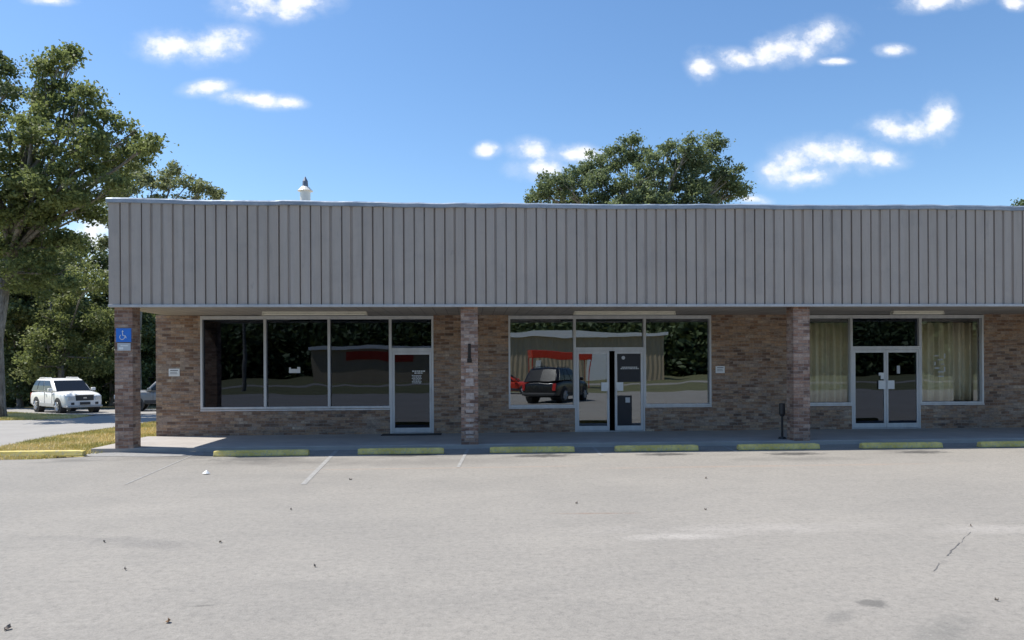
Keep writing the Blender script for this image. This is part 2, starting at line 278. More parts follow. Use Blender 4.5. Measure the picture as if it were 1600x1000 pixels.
# ------------------------------------------------------------------ helpers
def tag(o, label=None, cat=None, group=None, kind=None):
    for k, v in (('label', label), ('category', cat), ('group', group), ('kind', kind)):
        if v: o[k] = v
    return o
class MB:
    def __init__(s): s.v = []; s.f = []; s.mi = []
    def add(s, vs, fs, mi=0):
        b = len(s.v); s.v += [tuple(v) for v in vs]; s.f += [tuple(b+i for i in f) for f in fs]; s.mi += [mi]*len(fs); return s
    def box(s, x0, x1, y0, y1, z0, z1, mi=0, M=None):
        vs = [Vector(p) for p in ((x0,y0,z0),(x1,y0,z0),(x1,y1,z0),(x0,y1,z0),(x0,y0,z1),(x1,y0,z1),(x1,y1,z1),(x0,y1,z1))]
        if M: vs = [M @ v for v in vs]
        return s.add(vs, [(0,3,2,1),(4,5,6,7),(0,1,5,4),(1,2,6,5),(2,3,7,6),(3,0,4,7)], mi)
    def tube(s, pts, rad, n=8, cap=True, mi=0):
        rings = []; pts = [Vector(p) for p in pts]
        for i, p in enumerate(pts):
            d = (pts[min(i+1, len(pts)-1)]-pts[max(i-1, 0)]).normalized(); a = d.orthogonal().normalized() if i == 0 else (pa - d*pa.dot(d)).normalized(); pa = a; b = d.cross(a)
            r = rad[i] if isinstance(rad, (list, tuple)) else rad
            rings.append([p + a*(r*math.cos(2*math.pi*k/n)) + b*(r*math.sin(2*math.pi*k/n)) for k in range(n)])
        fs = [(i*n+k, i*n+(k+1) % n, (i+1)*n+(k+1) % n, (i+1)*n+k) for i in range(len(pts)-1) for k in range(n)]
        if cap: fs += [tuple(reversed(range(n))), tuple((len(pts)-1)*n+k for k in range(n))]
        return s.add([v for r in rings for v in r], fs, mi)
    def cyl(s, c, axis, r, h, n=24, mi=0, r2=None):
        c = Vector(c); a = Vector(axis).normalized(); return s.tube([c, c+a*h], [r, r if r2 is None else r2], n, True, mi)
    def prism(s, poly, y0, y1, plane='XZ', mi=0):
        n = len(poly)
        def P(p, t): return (p[0], t, p[1]) if plane == 'XZ' else (t, p[0], p[1]) if plane == 'YZ' else (p[0], p[1], t)
        return s.add([P(p, y0) for p in poly]+[P(p, y1) for p in poly], [tuple(range(n)), tuple(reversed(range(n, 2*n)))]+[(i, n+i, n+(i+1) % n, (i+1) % n) for i in range(n)], mi)
    def loft(s, secs, mi=0, cap=True):
        n = len(secs[0]); fs = [(i*n+k, i*n+(k+1) % n, (i+1)*n+(k+1) % n, (i+1)*n+k) for i in range(len(secs)-1) for k in range(n)]
        if cap: fs += [tuple(reversed(range(n))), tuple((len(secs)-1)*n+k for k in range(n))]
        return s.add([v for r in secs for v in r], fs, mi)
    def build(s, name, mats, parent=None, bevel=0, smooth=False, wb=None, seg=2, fix=True):
        me = bpy.data.meshes.new(name); me.from_pydata(s.v, [], s.f)
        for m in (mats if isinstance(mats, list) else [mats]): me.materials.append(MATS[m])
        me.polygons.foreach_set('material_index', s.mi)
        if fix:
            bm = bmesh.new(); bm.from_mesh(me); bmesh.ops.recalc_face_normals(bm, faces=bm.faces); bm.to_mesh(me); bm.free()
        if smooth: me.polygons.foreach_set('use_smooth', [True]*len(me.polygons))
        o = bpy.data.objects.new(name, me); COL.objects.link(o)
        if bevel:
            b = o.modifiers.new('bevel', 'BEVEL'); b.width = bevel; b.segments = seg; b.limit_method = 'ANGLE'; b.angle_limit = R(35)
        if parent:
            o.parent = parent
            if wb: o.matrix_parent_inverse = Matrix.Translation(-Vector(wb))
        return o
def empty(name, loc, label, cat, group=None, rz=0, kind=None):
    o = bpy.data.objects.new(name, None); COL.objects.link(o); o.location = loc; o.rotation_euler = (0, 0, rz); return tag(o, label, cat, group, kind)
def copy_tree(o, parent=None):
    c = o.copy(); COL.objects.link(c)
    if parent: c.parent = parent
    for ch in [k for k in list(COL.objects) if k.parent == o]: copy_tree(ch, c)
    return c

# ------------------------------------------------------------------ setting: ground
W, F = 20.2, 17.3            # front wall plane, pavement edge
WALK = 0.10
XL = at(244, 640, W).x       # left end of the front wall
XR = 24.0
def sheet(name, pts, mat, dz, kind='structure', thick=0.0):
    mb = MB(); mb.add([(p[0], p[1], 0) for p in pts], [tuple(range(len(pts)))]); o = mb.build(name, mat, fix=False)
    bm = bmesh.new(); bm.from_mesh(o.data)
    for yb in (20, 60): bmesh.ops.bisect_plane(bm, geom=bm.verts[:]+bm.edges[:]+bm.faces[:], plane_co=(0, yb, 0), plane_no=(0, 1, 0))
    for v in bm.verts: v.co.z = gz(v.co.y)+dz
    bm.to_mesh(o.data); bm.free()
    if o.data.polygons[0].normal.z < 0:
        o.data.flip_normals()
    return tag(o, kind=kind)
mb = MB(); ys = [-900, -60, 0, 20, 60, 900]; xs = [-900, -60, 60, 900]
vs = [(x, y, gz(y)-0.03) for y in ys for x in xs]; fs = [(j*4+i, j*4+i+1, (j+1)*4+i+1, (j+1)*4+i) for j in range(5) for i in range(3)]
tag(mb.add(vs, fs).build('ground', 'grass_ground', fix=False), kind='structure')
XP = at(180, 600, F).x
lot = [(-60, -13), (60, -13), (60, F), (XP-0.15, F), (XP-0.2, 16.6), (XP-1.2, 16.2), (-60, 15.9)]
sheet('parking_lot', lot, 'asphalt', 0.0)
# forest floor beyond, concrete drive, far drive
sheet('forest_floor', [(-60, 42.5), (60, 42.5), (60, 59), (-60, 59)], 'forest_ground', -0.02)
G_ = on_ground
dr = [G_(-500, 765), G_(-100, 714), G_(0, 698), G_(40, 690), G_(90, 681), G_(140, 673), G_(185, 667), G_(250, 657), G_(330, 650), G_(330, 645), G_(244, 647), G_(150, 649), G_(112, 654), G_(60, 656), G_(0, 657), G_(-120, 660), G_(-700, 668)]
sheet('concrete_driveway', [(p.x, p.y) for p in dr], 'drive_concrete', 0.0)
sheet('far_driveway', [(p.x, p.y) for p in (G_(-300, 645), G_(10, 644.5), G_(60, 647), G_(120, 649.0), G_(150, 648.5), G_(330, 644.5), G_(330, 639.5), G_(150, 639.5), G_(10, 637), G_(-300, 637))], 'drive_concrete', 0.008)
# asphalt ramp patch by the first pillar
pp = [G_(178, 701.5), G_(330, 702), G_(318, 712), G_(240, 714), G_(120, 713), G_(150, 707)]
sheet('asphalt_patch', [(p.x, min(p.y, F-0.02)) for p in pp], 'patch_asphalt', 0.006)
# parking lines
def stripe(px0, py0, px1, py1, wd=0.09, nm='parking_line'):
    a, b = G_(px0, py0), G_(px1, py1); d = (b-a).normalized(); n = Vector((-d.y, d.x, 0))*wd/2
    return sheet(nm, [(a+n)[:2], (a-n)[:2], (b-n)[:2], (b+n)[:2]], 'line_paint', 0.005)
stripe(531, 699, 474, 757); stripe(300, 712, 196, 757, .035); stripe(734, 697, 716, 730, .07); stripe(925, 697, 940, 712, .07); stripe(1130, 697, 1150, 706, .07)
# crack
def crack(path, w0, w1, step=3):
    mb = MB(); pts = []
    for (xa1, ya1), (xb1, yb1) in zip(path[:-1], path[1:]):
        n_ = max(2, int(math.hypot(xb1-xa1, yb1-ya1)/step))
        for k in range(n_): pts.append(G_(xa1+(xb1-xa1)*k/n_+random.uniform(-1.6, 1.6), ya1+(yb1-ya1)*k/n_+random.uniform(-.6, .6)))
    ctr = [((p.x-wd, p.y, .004), (p.x+wd, p.y+.004, .004)) for p in pts for wd in [random.uniform(w0, w1)]]
    vs_ = [v for c2 in ctr for v in c2]; mb.add(vs_, [(2*i, 2*i+1, 2*i+3, 2*i+2) for i in range(len(ctr)-1)]); tag(mb.build('asphalt_crack', 'crack', fix=False), kind='structure')
crack([(1517, 832), (1509, 839), (1500, 852)], .002, .006); crack([(1500, 849), (1487, 861), (1478, 872)], .004, .013); crack([(1468, 880), (1463, 888), (1457, 895)], .003, .008); crack([(1468, 878), (1484, 879)], .001, .004); crack([(1496, 852), (1512, 852)], .001, .004)
# pavement (walkway) and its kerb face
mb = MB(); mb.box(XL-0.25, XR, F, W+0.02, -0.25, WALK)
sw = mb.build('sidewalk', 'concrete', bevel=0.015); tag(sw, kind='structure')
sheet('kerb_footing', [G_(p, q)[:2] for p, q in ((164, 700), (182, 700), (182, 702.5), (166, 702.5))], 'concrete', 0.03)
# behind the camera: verge, road, verge (seen in the shop glass)
sheet('verge', [(-200, -87), (200, -87), (200, -13.01), (-200, -13.01)], 'verge_grass', -0.006)
sheet('road', [(-200, -40), (200, -40), (200, -33), (-200, -33)], 'asphalt', 0.0)

# grass blades on the near verge and strip
def blades(name, poly, n, hmin, hmax):
    xs_ = [p.x for p in poly]; ys_ = [p.y for p in poly]
    def inside(x, y):
        r = False; j = len(poly)-1
        for i in range(len(poly)):
            if (poly[i].y > y) != (poly[j].y > y) and x < (poly[j].x-poly[i].x)*(y-poly[i].y)/(poly[j].y-poly[i].y)+poly[i].x: r = not r
            j = i
        return r
    V = []; Fc = []; T = []; k = 0
    while k < n:
        x = random.uniform(min(xs_), max(xs_)); y = random.uniform(min(ys_), max(ys_))
        if not inside(x, y): continue
        a = random.uniform(0, 6.28); h = random.uniform(hmin, hmax); wd = random.uniform(.008, .02); z = gz(y)-.03; b = len(V)
        cx, sx_ = math.cos(a)*wd, math.sin(a)*wd
        V += [(x-cx, y-sx_, z), (x+cx, y+sx_, z), (x+random.uniform(-.5, .5)*h, y+random.uniform(-.5, .5)*h, z+h)]; Fc.append((b, b+1, b+2)); T.append(min(1, max(0, 0.5+0.5*math.sin(x*1.7+1.3*math.sin(y*2.1))*.6+random.uniform(-.4, .4)))); k += 1
    me = bpy.data.meshes.new(name); me.from_pydata(V, [], Fc); me.materials.append(MATS['grass_blade'])
    at2 = me.attributes.new('tint', 'FLOAT', 'FACE'); at2.data.foreach_set('value', T)
    o = bpy.data.objects.new(name, me); COL.objects.link(o); return o
tag(blades('grass', [Vector((XP-.2, 17.2, 0)), Vector((XP-1.3, 16.25, 0)), Vector((-14.5, 15.95, 0)), G_(0, 699), G_(90, 681.5), G_(185, 668), G_(250, 658), Vector((XL-.02, 30, 0)), Vector((XL-.3, 20.3, 0)), Vector((XL-.3, 17.4, 0))], 42000, .05, .12),
    'yellow green lawn wedge between parking lot and driveway', 'grass', kind='stuff')
tag(blades('grass', [G_(-60, 658), G_(-60, 646), G_(20, 645.5), G_(60, 648), G_(112, 650), G_(140, 650.5), G_(112, 654), G_(60, 655.5), G_(0, 656.5)], 30000, .06, .16),
    'strip of grass between driveway and the parked white vehicle', 'grass', kind='stuff')

# ------------------------------------------------------------------ building
BB = (8.0, W, 0)
bld = empty('shop_building', BB, 'long low brick shop building with grey vertical panelled fascia and glass storefronts', 'building')
def part(mb, name, mats, parent=None, **k):
    if parent is None or parent is bld: return mb.build(name, mats, bld, wb=BB, **k)
    return mb.build(name, mats, parent, **k)
zs = 3.31                    # soffit
ax = lambda px: at(px, 560, W).x
openings = []                # x0,x1,z0
A = [ax(313), ax(414), ax(514), ax(609), ax(677.5)]
B = [ax(794.5), ax(898), ax(1007.5), ax(1111.5)]
Cx = [ax(1236), ax(1330.5), ax(1438), ax(1537)]
D = [XR-6.0, XR-4.2, XR-2.3, XR-0.8]
SILL, ZT = 0.80, 2.375
cols = sorted(set([XL, XR]+A+B+Cx+D))
def cell_open(xm):
    for s, dr_ in ((A, (3,)), (B, (1,)), (Cx, (1,)), (D, (1,))):
        for i in range(len(s)-1):
            if s[i] < xm < s[i+1]: return WALK if i in dr_ else SILL
    return None
segs = []
for x0, x1 in zip(cols[:-1], cols[1:]):
    o_ = cell_open((x0+x1)/2); top = zs+0.02 if o_ is None else o_
    if top > WALK: segs.append((x0, x1, top))
run = []
for k_, (x0, x1, top) in enumerate(segs+[(1e9, 1e9, 0)]):
    if run and abs(run[-1][1]-x0) > 1e-4:
        mb = MB()
        for a_, b_, t_ in run: mb.box(a_, b_, W, W+0.22, 0.0, t_)
        part(mb, 'front_wall', 'brick_wall'); run = []
    run.append((x0, x1, top))
mb = MB(); mb.box(XL, XL+0.22, W+0.22, W+14, -0.4, zs+0.02); mb.box(XR-0.22, XR, W+0.22, W+14, -0.4, zs+0.02); mb.box(XL+.22, XR-.22, W+13.8, W+14, -0.4, zs+0.02)
part(mb, 'side_wall', 'brick_wall')
# interior rooms
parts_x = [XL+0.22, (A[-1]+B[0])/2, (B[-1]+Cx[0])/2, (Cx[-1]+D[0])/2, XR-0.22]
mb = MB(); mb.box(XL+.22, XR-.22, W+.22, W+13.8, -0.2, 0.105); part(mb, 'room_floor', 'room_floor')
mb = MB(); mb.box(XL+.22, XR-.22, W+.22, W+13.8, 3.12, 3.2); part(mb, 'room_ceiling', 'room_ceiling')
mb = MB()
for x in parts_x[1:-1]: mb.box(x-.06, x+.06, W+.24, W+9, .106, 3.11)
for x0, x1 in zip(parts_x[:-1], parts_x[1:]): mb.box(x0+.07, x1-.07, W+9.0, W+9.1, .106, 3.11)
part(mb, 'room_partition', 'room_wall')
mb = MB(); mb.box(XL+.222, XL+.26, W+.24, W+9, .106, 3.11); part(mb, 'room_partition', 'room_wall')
# pillars
def fx(px): return at(px, 600, F).x
pill = []
for i, (a, b) in enumerate(((180.5, 206), (720.5, 747), (1240, 1266))):
    x0, x1 = fx(a), fx(b); xm = (x0+x1)/2
    mb = MB(); mb.box(xm-.2, xm+.2, F+.003, F+.403, 0.0, zs+.01); p_ = part(mb, 'brick_pillar', 'brick_pillar', bevel=.006)
    pill.append((xm, p_))
pill[1][1]['label'] = 'middle brick pillar with dark slot above a stack of pale bricks'
xm4 = pill[2][0]+8.0; mb = MB(); mb.box(xm4-.2, xm4+.2, F+.003, F+.403, 0, zs+.01); part(mb, 'brick_pillar', 'brick_pillar', bevel=.006)
xm = pill[1][0]
mb = MB(); zt, zb_ = at(733, 537, F).z, at(733, 560, F).z; mb.box(xm-.035, xm+.035, F-.012, F+.05, zb_, zt); mb.box(xm-.055, xm+.055, F-.014, F+.05, zb_-.10, zb_-.002)
part(mb, 'pillar_slot', 'slot_dark', pill[1][1])
for y0, y1 in ((576, 582), (591, 603), (614, 624), (630, 635), (640, 645), (654, 659), (663, 667), (673, 678), (681, 684)):
    z1, z0 = at(733, y0, F).z, at(733, y1, F).z; part(MB().box(xm-.09+random.uniform(-.01, .01), xm+.09+random.uniform(-.01, .01), F-.008, F+.05, z0, z1), 'pale_brick', 'pale_brick', pill[1][1])
# fascia: vertical ribbed panels
FY = F-0.10; XF = at(169.5, 400, FY).x; zb0, zt0 = zs+0.055, zs+2.40
def topz(x): return zt0 + 0.03*max(0, min(1, (x-2)/9)) + 0.062*max(0, min(1, (1.5-x)/(1.5-XF)))**1.6 + 0.008*math.sin(x*1.3)
mb = MB(); x = XF; prof = []
first = True
while x < XR+0.3:
    gw = random.choice((0.030, 0.036, 0.042, 0.055, 0.07)); dp = 0.06 if gw < .05 else 0.04
    wdt = 0.2365 - gw + (0.035 if first else 0); first = False
    prof += [(x, FY), (x+wdt, FY), (x+wdt+gw*.3, FY+dp), (x+wdt+gw, FY+dp)] ; x += wdt+gw
    prof[-1] = (x-0.004, FY+dp)
n = len(prof); vs = [(p[0], p[1], zb0) for p in prof]+[(p[0], p[1], topz(p[0])-0.10) for p in prof]
mb.add(vs, [(i, i+1, n+i+1, n+i) for i in range(n-1)])
XE = prof[-1][0]
mb.add([(XF, FY, zb0), (XF, FY+.062, zb0), (XF, FY+.062, topz(XF)-.11), (XF, FY, topz(XF)-.11)], [(0, 1, 2, 3)])
mb.add([(XF, FY+.08, zb0), (XE, FY+.08, zb0), (XE, FY+.08, zt0-.1), (XF, FY+.08, topz(XF)-.1)], [(0, 1, 2, 3)])
# sloping left return and right return
ret = [(FY+.062, zb0), (W+3.2, zb0), (W+3.0, 3.62), (W+.5, 3.85), (18.15, 4.72), (FY+.062, topz(XF)-.13)]
fas = part(mb, 'fascia_panel', 'fascia', fix=False)
part(MB().prism(ret, XF-.004, XF+.05, 'YZ'), 'fascia_return', 'fascia'); part(MB().prism(ret, XE-.05, XE, 'YZ'), 'fascia_return', 'fascia')
# cap flashing, lumpy
secs = []
xx = XF-.03
while xx < XE+.03:
    t = topz(xx)+random.uniform(-.008, .008); o1 = random.uniform(-.01, .012)
    secs.append([(xx, FY-.045+o1, t-.105), (xx, FY-.055+o1, t-.03), (xx, FY-.03, t), (xx, FY+.16, t-.03), (xx, FY+.16, t-.115), (xx, FY+.01, t-.115)]); xx += 0.28
part(MB().loft(secs), 'roof_flashing', 'flashing')
# bottom trim
mb = MB(); mb.box(XF-.005, XE, FY-.035, FY+.09, zs-.008, zs+.052); part(mb, 'fascia_trim', 'trim', bevel=.006)
# soffit and roof
mb = MB(); mb.box(XF+.02, XE-.06, FY+.092, W-.002, zs+.012, zs+.05); part(mb, 'soffit', 'soffit')
mb = MB(); mb.box(XF+.05, XE-.06, F+.08, W+14.2, 3.37, 3.45); roof = part(mb, 'roof', 'roof_membrane')
# roof vent
vp = at(477, 300, 21.5); vx, vy = vp.x, vp.y; zcap = at(477, 297, 21.5).z; zt_ = at(477, 276, 21.5).z
mb = MB(); mb.cyl((vx, vy, 3.44), (0, 0, 1), .145, zcap-3.44-.02, 20); mb.cyl((vx, vy, zcap-.42), (0, 0, 1), .17, .03, 20)
vent = part(mb, 'roof_vent', 'vent_metal', roof, smooth=False)
# (vent cap = two tiers)
mb = MB(); mb.cyl((vx, vy, zcap-.03), (0, 0, 1), .22, .12, 20, r2=.11); mb.cyl((vx, vy, zcap+.088), (0, 0, 1), .085, .16, 16, r2=.075, mi=1); mb.cyl((vx, vy, zcap+.245), (0, 0, 1), .078, max(.12, zt_-zcap-.245), 16, r2=.012, mi=1)
part(mb, 'vent_cap', ['vent_metal', 'vent_dark'], roof)

# storefronts
YG = W+0.09
def frame_ring(mb, x0, x1, z0, z1, wl, wr, wb_, wt, y0, y1, mi=0):
    mb.box(x0, x0+wl, y0, y1, z0, z1, mi); mb.box(x1-wr, x1, y0, y1, z0, z1, mi)
    mb.box(x0+wl, x1-wr, y0+.002, y1-.002, z0, z0+wb_, mi); mb.box(x0+wl, x1-wr, y0+.002, y1-.002, z1-wt, z1, mi)
def window(x0, x1, z0, z1, gl, wl=.032, wr=.032, wb_=.06, wt=.095, y0=W-.012, label=None):
    mb = MB(); frame_ring(mb, x0+.001, x1-.001, z0, z1, wl, wr, wb_, wt, y0, W+.12); f = part(mb, 'window', 'aluminium', bevel=.004)
    mb = MB(); mb.box(x0+wl, x1-wr, YG, YG+.008, z0+wb_, z1-wt); part(mb, 'pane', gl, f)
    if label: f['label'] = label
    return f
ZW = zs-.004
def leaf(x0, x1, z0, z1, gl='glass_shop', st=.055, plate=None, bar=False, y0=W-.004):
    mb = MB(); frame_ring(mb, x0, x1, z0, z1, st, st, .13, .075, y0, y0+.05); f = part(mb, 'door', 'aluminium', bevel=.004)
    mb = MB(); mb.box(x0+st, x1-st, y0+.022, y0+.03, z0+.13, z1-.075); part(mb, 'door_glass', gl, f)
    if plate is not None:
        mb = MB(); mb.box(plate-.1, plate+.1, y0-.02, y0-.003, 1.22, 1.46); part(mb, 'push_plate', 'sign_white', f, bevel=.003)
    if bar:
        mb = MB(); mb.tube([(x0+.03, y0+.06, 1.42), (x1-.03, y0+.06, 1.42)], .013); mb.tube([(x0+.03, y0+.06, 1.22), (x1-.03, y0+.06, 1.22)], .013); part(mb, 'push_bar', 'aluminium', f)
    else:
        hx = x1-.03 if plate is None or plate > (x0+x1)/2 else x0+.03
        mb = MB(); mb.tube([(hx, y0-.002, 1.0), (hx, y0-.05, 1.02), (hx, y0-.05, 1.28), (hx, y0-.002, 1.30)], .011); part(mb, 'door_handle', 'aluminium', f)
    return f
def decal_lines(name, cx, zt, rows, y, mat, parent, h=.02, gap=.016):
    mb = MB(); z = zt
    for wrow in rows:
        x = cx-wrow/2
        while x < cx+wrow/2:
            k = random.uniform(.02, .06); mb.box(x, min(x+k, cx+wrow/2+.005), y-.003, y-.001, z-h, z); x += k+.012
        z -= h+gap
    return part(mb, name, mat, parent)
# A
window(A[0], A[1], SILL, ZW, 'glass_tinted', wl=.055); wA2 = window(A[1], A[2], SILL, ZW, 'glass_tinted'); window(A[2], A[3], SILL, ZW, 'glass_tinted', wr=.02)
window(A[3], A[4], ZT, ZW, 'glass_tinted', wl=.05, wr=.055, wb_=.05)
mb = MB(); mb.box(A[3]+.001, A[3]+.07, W-.012, W+.12, WALK, ZT-.001); mb.box(A[4]-.055, A[4]-.001, W-.012, W+.12, WALK, ZT-.001); mb.box(A[3]+.07, A[4]-.055, W-.010, W+.118, ZT-.05, ZT-.001); mb.box(A[3]+.07, A[4]-.055, W, W+.11, WALK, WALK+.02)
part(mb, 'door_frame', 'aluminium', bevel=.004)
dA = leaf(A[3]+.074, A[4]-.059, WALK+.03, ZT-.054, 'glass_tinted')
cxd = ax(652); decal_lines('decal', cxd+.03, at(650, 579, W).z, [.34, .22], W+.02, 'decal_white', dA, .035); decal_lines('decal', cxd-.02, at(650, 586, W).z, [.26, .22, .26, .2, .26, .24], W+.02, 'sign_grey', dA, .028, .012)
mb = MB(); p = at(461, 577, YG); mb.box(p.x-.16, p.x+.14, YG-.004, YG-.001, p.z-.10, p.z+.01); mb.box(p.x-.16, p.x-.11, YG-.004, YG-.001, p.z+.012, p.z+.05); mb.box(p.x+.06, p.x+.14, YG-.004, YG-.001, p.z+.012, p.z+.06)
part(mb, 'window_sticker', 'decal_white', wA2)
# B
window(B[0], B[1], SILL-.01, ZW, 'glass_shop', wl=.05); window(B[2], B[3], SILL-.01, ZW, 'glass_shop', wr=.05); window(B[1], B[2], ZT, ZW, 'glass_shop', wb_=.05)
def dframe(x0, x1):
    mb = MB(); mb.box(x0+.001, x0+.045, W-.012, W+.12, WALK, ZT-.001); mb.box(x1-.045, x1-.001, W-.012, W+.12, WALK, ZT-.001); mb.box(x0+.045, x1-.045, W-.010, W+.118, ZT-.05, ZT-.001); mb.box(x0+.045, x1-.045, W, W+.11, WALK, WALK+.02)
    part(mb, 'door_frame', 'aluminium', bevel=.004)
dframe(B[1], B[2])
xa, xb = ax(952), ax(960.5)
d1 = leaf(B[1]+.05, xa, WALK+.03, ZT-.054, st=.065, plate=xa-.13); d2 = leaf(xb, B[2]-.05, WALK+.03, ZT-.054, st=.065, plate=xb+.13)
mb = MB(); x0, x1 = xb+.075, B[2]-.125; mb.box(x0, x1, W+.006, W+.012, at(980, 597, W).z, at(980, 549, W).z); part(mb, 'poster', 'poster_black', d2)
cxp = (x0+x1)/2
# (the poster hangs high behind the right leaf; its lettering is a broken white line)
decal_lines('lettering', cxp+.02, at(980, 573, W).z, [.44, .5], W+.006, 'decal_white', d2, .028, .01)
mb = MB(); p = at(974, 559, W); mb.cyl((p.x, W+.004, p.z), (0, -1, 0), .05, .003, 16); part(mb, 'emblem', 'sign_grey', d2)
mb = MB(); mb.box(xb+.07, ax(987), W+.004, W+.014, WALK+.17, at(975, 618, W).z); lp = part(mb, 'lower_panel', 'poster_black', d2)
mb = MB(); mb.box(ax(977), ax(984), W-.002, W+.003, at(980, 629, W).z, at(980, 621, W).z); part(mb, 'sticker', 'sign_grey', d2)
# C
wC1 = window(Cx[0], Cx[1], SILL-.01, ZW, 'glass_curtain'); wC2 = window(Cx[2], Cx[3], SILL-.01, ZW, 'glass_curtain', wl=.04, wr=.05); wC3 = window(Cx[1], Cx[2], ZT, ZW, 'glass_tinted', wb_=.05)
dframe(Cx[1], Cx[2]); xm_ = (Cx[1]+Cx[2])/2
d3 = leaf(Cx[1]+.05, xm_-.004, WALK+.03, ZT-.054, 'glass_tinted', st=.06, plate=xm_-.13, bar=True); d4 = leaf(xm_+.004, Cx[2]-.05, WALK+.03, ZT-.054, 'glass_tinted', st=.06, plate=xm_+.13, bar=True)
mb = MB(); mb.box(xm_-.22, xm_-.07, W-.018, W-.006, 1.60, 1.68); mb.box(xm_-.16, xm_-.07, W-.018, W-.006, 1.5, 1.598); part(mb, 'notice', 'sign_white', d3)
mb = MB(); p = at(1404, 577, W); mb.box(p.x-.04, p.x+.05, W+.014, W+.017, p.z-.12, p.z+.1); part(mb, 'notice', 'sign_grey', d4)
mb = MB(); p = at(1375, 501, W); mb.box(p.x-.15, p.x+.15, W+.13, W+.25, p.z-.09, p.z+.09); mb.box(p.x-.02, p.x+.02, W+.17, W+.21, p.z+.091, 3.11)
ex = mb.build('sensor_box', 'sign_grey', bevel=.01); tag(ex, 'small pale box hung behind the transom glass of the right double doors', 'sensor box')
# window lettering on the curtain windows
for (px, py, w_, h_) in ((1463, 556, 8, 1.5), (1469, 562, 9, 1.5), (1476, 556, 2, 8), (1464, 575, 8, 2), (1470, 581, 9, 2), (1476, 577, 2, 8), (1461, 568, 2, 6), (1473, 569, 6, 1.5), (1470, 588, 10, 1.5)):
    mb = MB(); p = at(px, py, YG); mb.box(p.x-w_/114, p.x+w_/114, YG-.004, YG-.001, p.z-h_/114, p.z+h_/114); part(mb, 'letter_stroke', 'sign_grey', wC2)
# D (beyond the right edge of the photograph)
window(D[0], D[1], SILL, ZW, 'glass_shop'); window(D[2], D[3], SILL, ZW, 'glass_shop'); window(D[1], D[2], ZT, ZW, 'glass_shop', wb_=.05); dframe(D[1], D[2]); leaf(D[1]+.05, (D[1]+D[2])/2-.004, WALK+.03, ZT-.054, bar=True, plate=None); leaf((D[1]+D[2])/2+.004, D[2]-.05, WALK+.03, ZT-.054, bar=True, plate=None)
# brick sill lip under windows
for s, k in ((A, (0, 3)), (B, (0, 1)), (B, (2, 3)), (Cx, (0, 1)), (Cx, (2, 3))): part(MB().box(s[k[0]]+.002, s[k[1]]-.002, W-.03, W-.013, SILL-.045, SILL-.012), 'window_sill', 'aluminium')
# curtains
def curtain(x0, x1, label, z0=.86, gapr=0.0):
    mb = MB(); n = int((x1-x0)/.018); v = []; ph = random.uniform(0, 6)
    for i in range(n+1):
        x = x0+(x1-x0)*i/n; y = W+.30+.07*math.sin(x*24+ph+2.0*math.sin(x*3))+.03*math.sin(x*61)
        v.append((x, y))
    rows = [z0, 1.4, 2.2, 3.1]; vs = []
    for j, z in enumerate(rows):
        for i, (x, y) in enumerate(v): vs.append((x+(.02*math.sin(i*.2) if j == 0 else 0), W+.30+(y-W-.30)*(1.25-.25*j/3), z))
    m = len(v); mb.add(vs, [(j*m+i, j*m+i+1, (j+1)*m+i+1, (j+1)*m+i) for j in range(3) for i in range(m-1)])
    o = mb.build('curtain', 'curtain', smooth=True, fix=False); sd = o.modifiers.new('solid', 'SOLIDIFY'); sd.thickness = .004
    tag(o, label, 'curtain', None)
curtain(Cx[0]+.02, Cx[1]+.03, 'narrow pleated cream curtain between the right brick pillar and the right double doors')
curtain(Cx[2]+.03, Cx[3]+.08, 'wide pleated cream curtain in the window right of the double doors')

# ------------------------------------------------------------------ fixtures and small things
def tube_light(px0, px1, py, label, Yl=18.9):
    a, b = at(px0, py, Yl), at(px1, py, Yl); x0, x1 = a.x, b.x
    t = empty('strip_light', ((x0+x1)/2, Yl, zs), label, 'light fixture', 'strip lights under the overhang')
    t.location.z = zs-.08
    L = (x1-x0)/2
    MB().box(-L, L, -.08, .08, .045, .092).build('housing', 'lamp_metal', t, bevel=.004)
    MB().box(-L+.02, L-.02, -.07, .07, 0.0, .044).build('diffuser', 'lamp_lens', t, bevel=.015)
    for s in (-1, 1): MB().box(s*L-.012, s*L+.012, -.078, .078, -.004, .046).build('end_cap', 'lamp_metal', t)
tube_light(411, 573, 489, 'long cream strip light under the overhang above the left storefront windows')
tube_light(897, 1054, 489, 'cream strip light under the overhang above the middle double doors')
tube_light(1394, 1472, 489, 'short cream strip light under the overhang by the right double doors')

# wheel stops
def make_stop(L):
    mb = MB(); secs = []
    for x, s in ((-L/2, .55), (-L/2+.07, 1), (L/2-.07, 1), (L/2, .55)):
        h = .125*(.75+.25*s); secs.append([(x, -.085, 0), (x, -.085, .03), (x, -.06, h-.01), (x, -.045, h), (x, .045, h), (x, .06, h-.01), (x, .085, .03), (x, .085, 0)])
    return mb.loft(secs)
stops = [((346+487)/2, 709, 2.02, 'faded yellow wheel stop with its left end in the sun'), (628.5, 707, 1.88, 'faded yellow wheel stop in front of the single glass door'),
         (831, 706, 1.88, 'faded yellow wheel stop just right of the middle brick pillar'), (1027, 705, 1.88, 'faded yellow wheel stop below and right of the middle double doors'),
         (1223, 704, 1.88, 'faded yellow wheel stop in front of the right brick pillar'), (1419, 702, 1.88, 'faded yellow wheel stop in front of the right double doors'), (1606, 700, 1.88, 'faded yellow wheel stop cut off by the right edge of the photo')]
Ys = [G_(px, py).y+.085 for px, py, *_ in stops]
proto = None
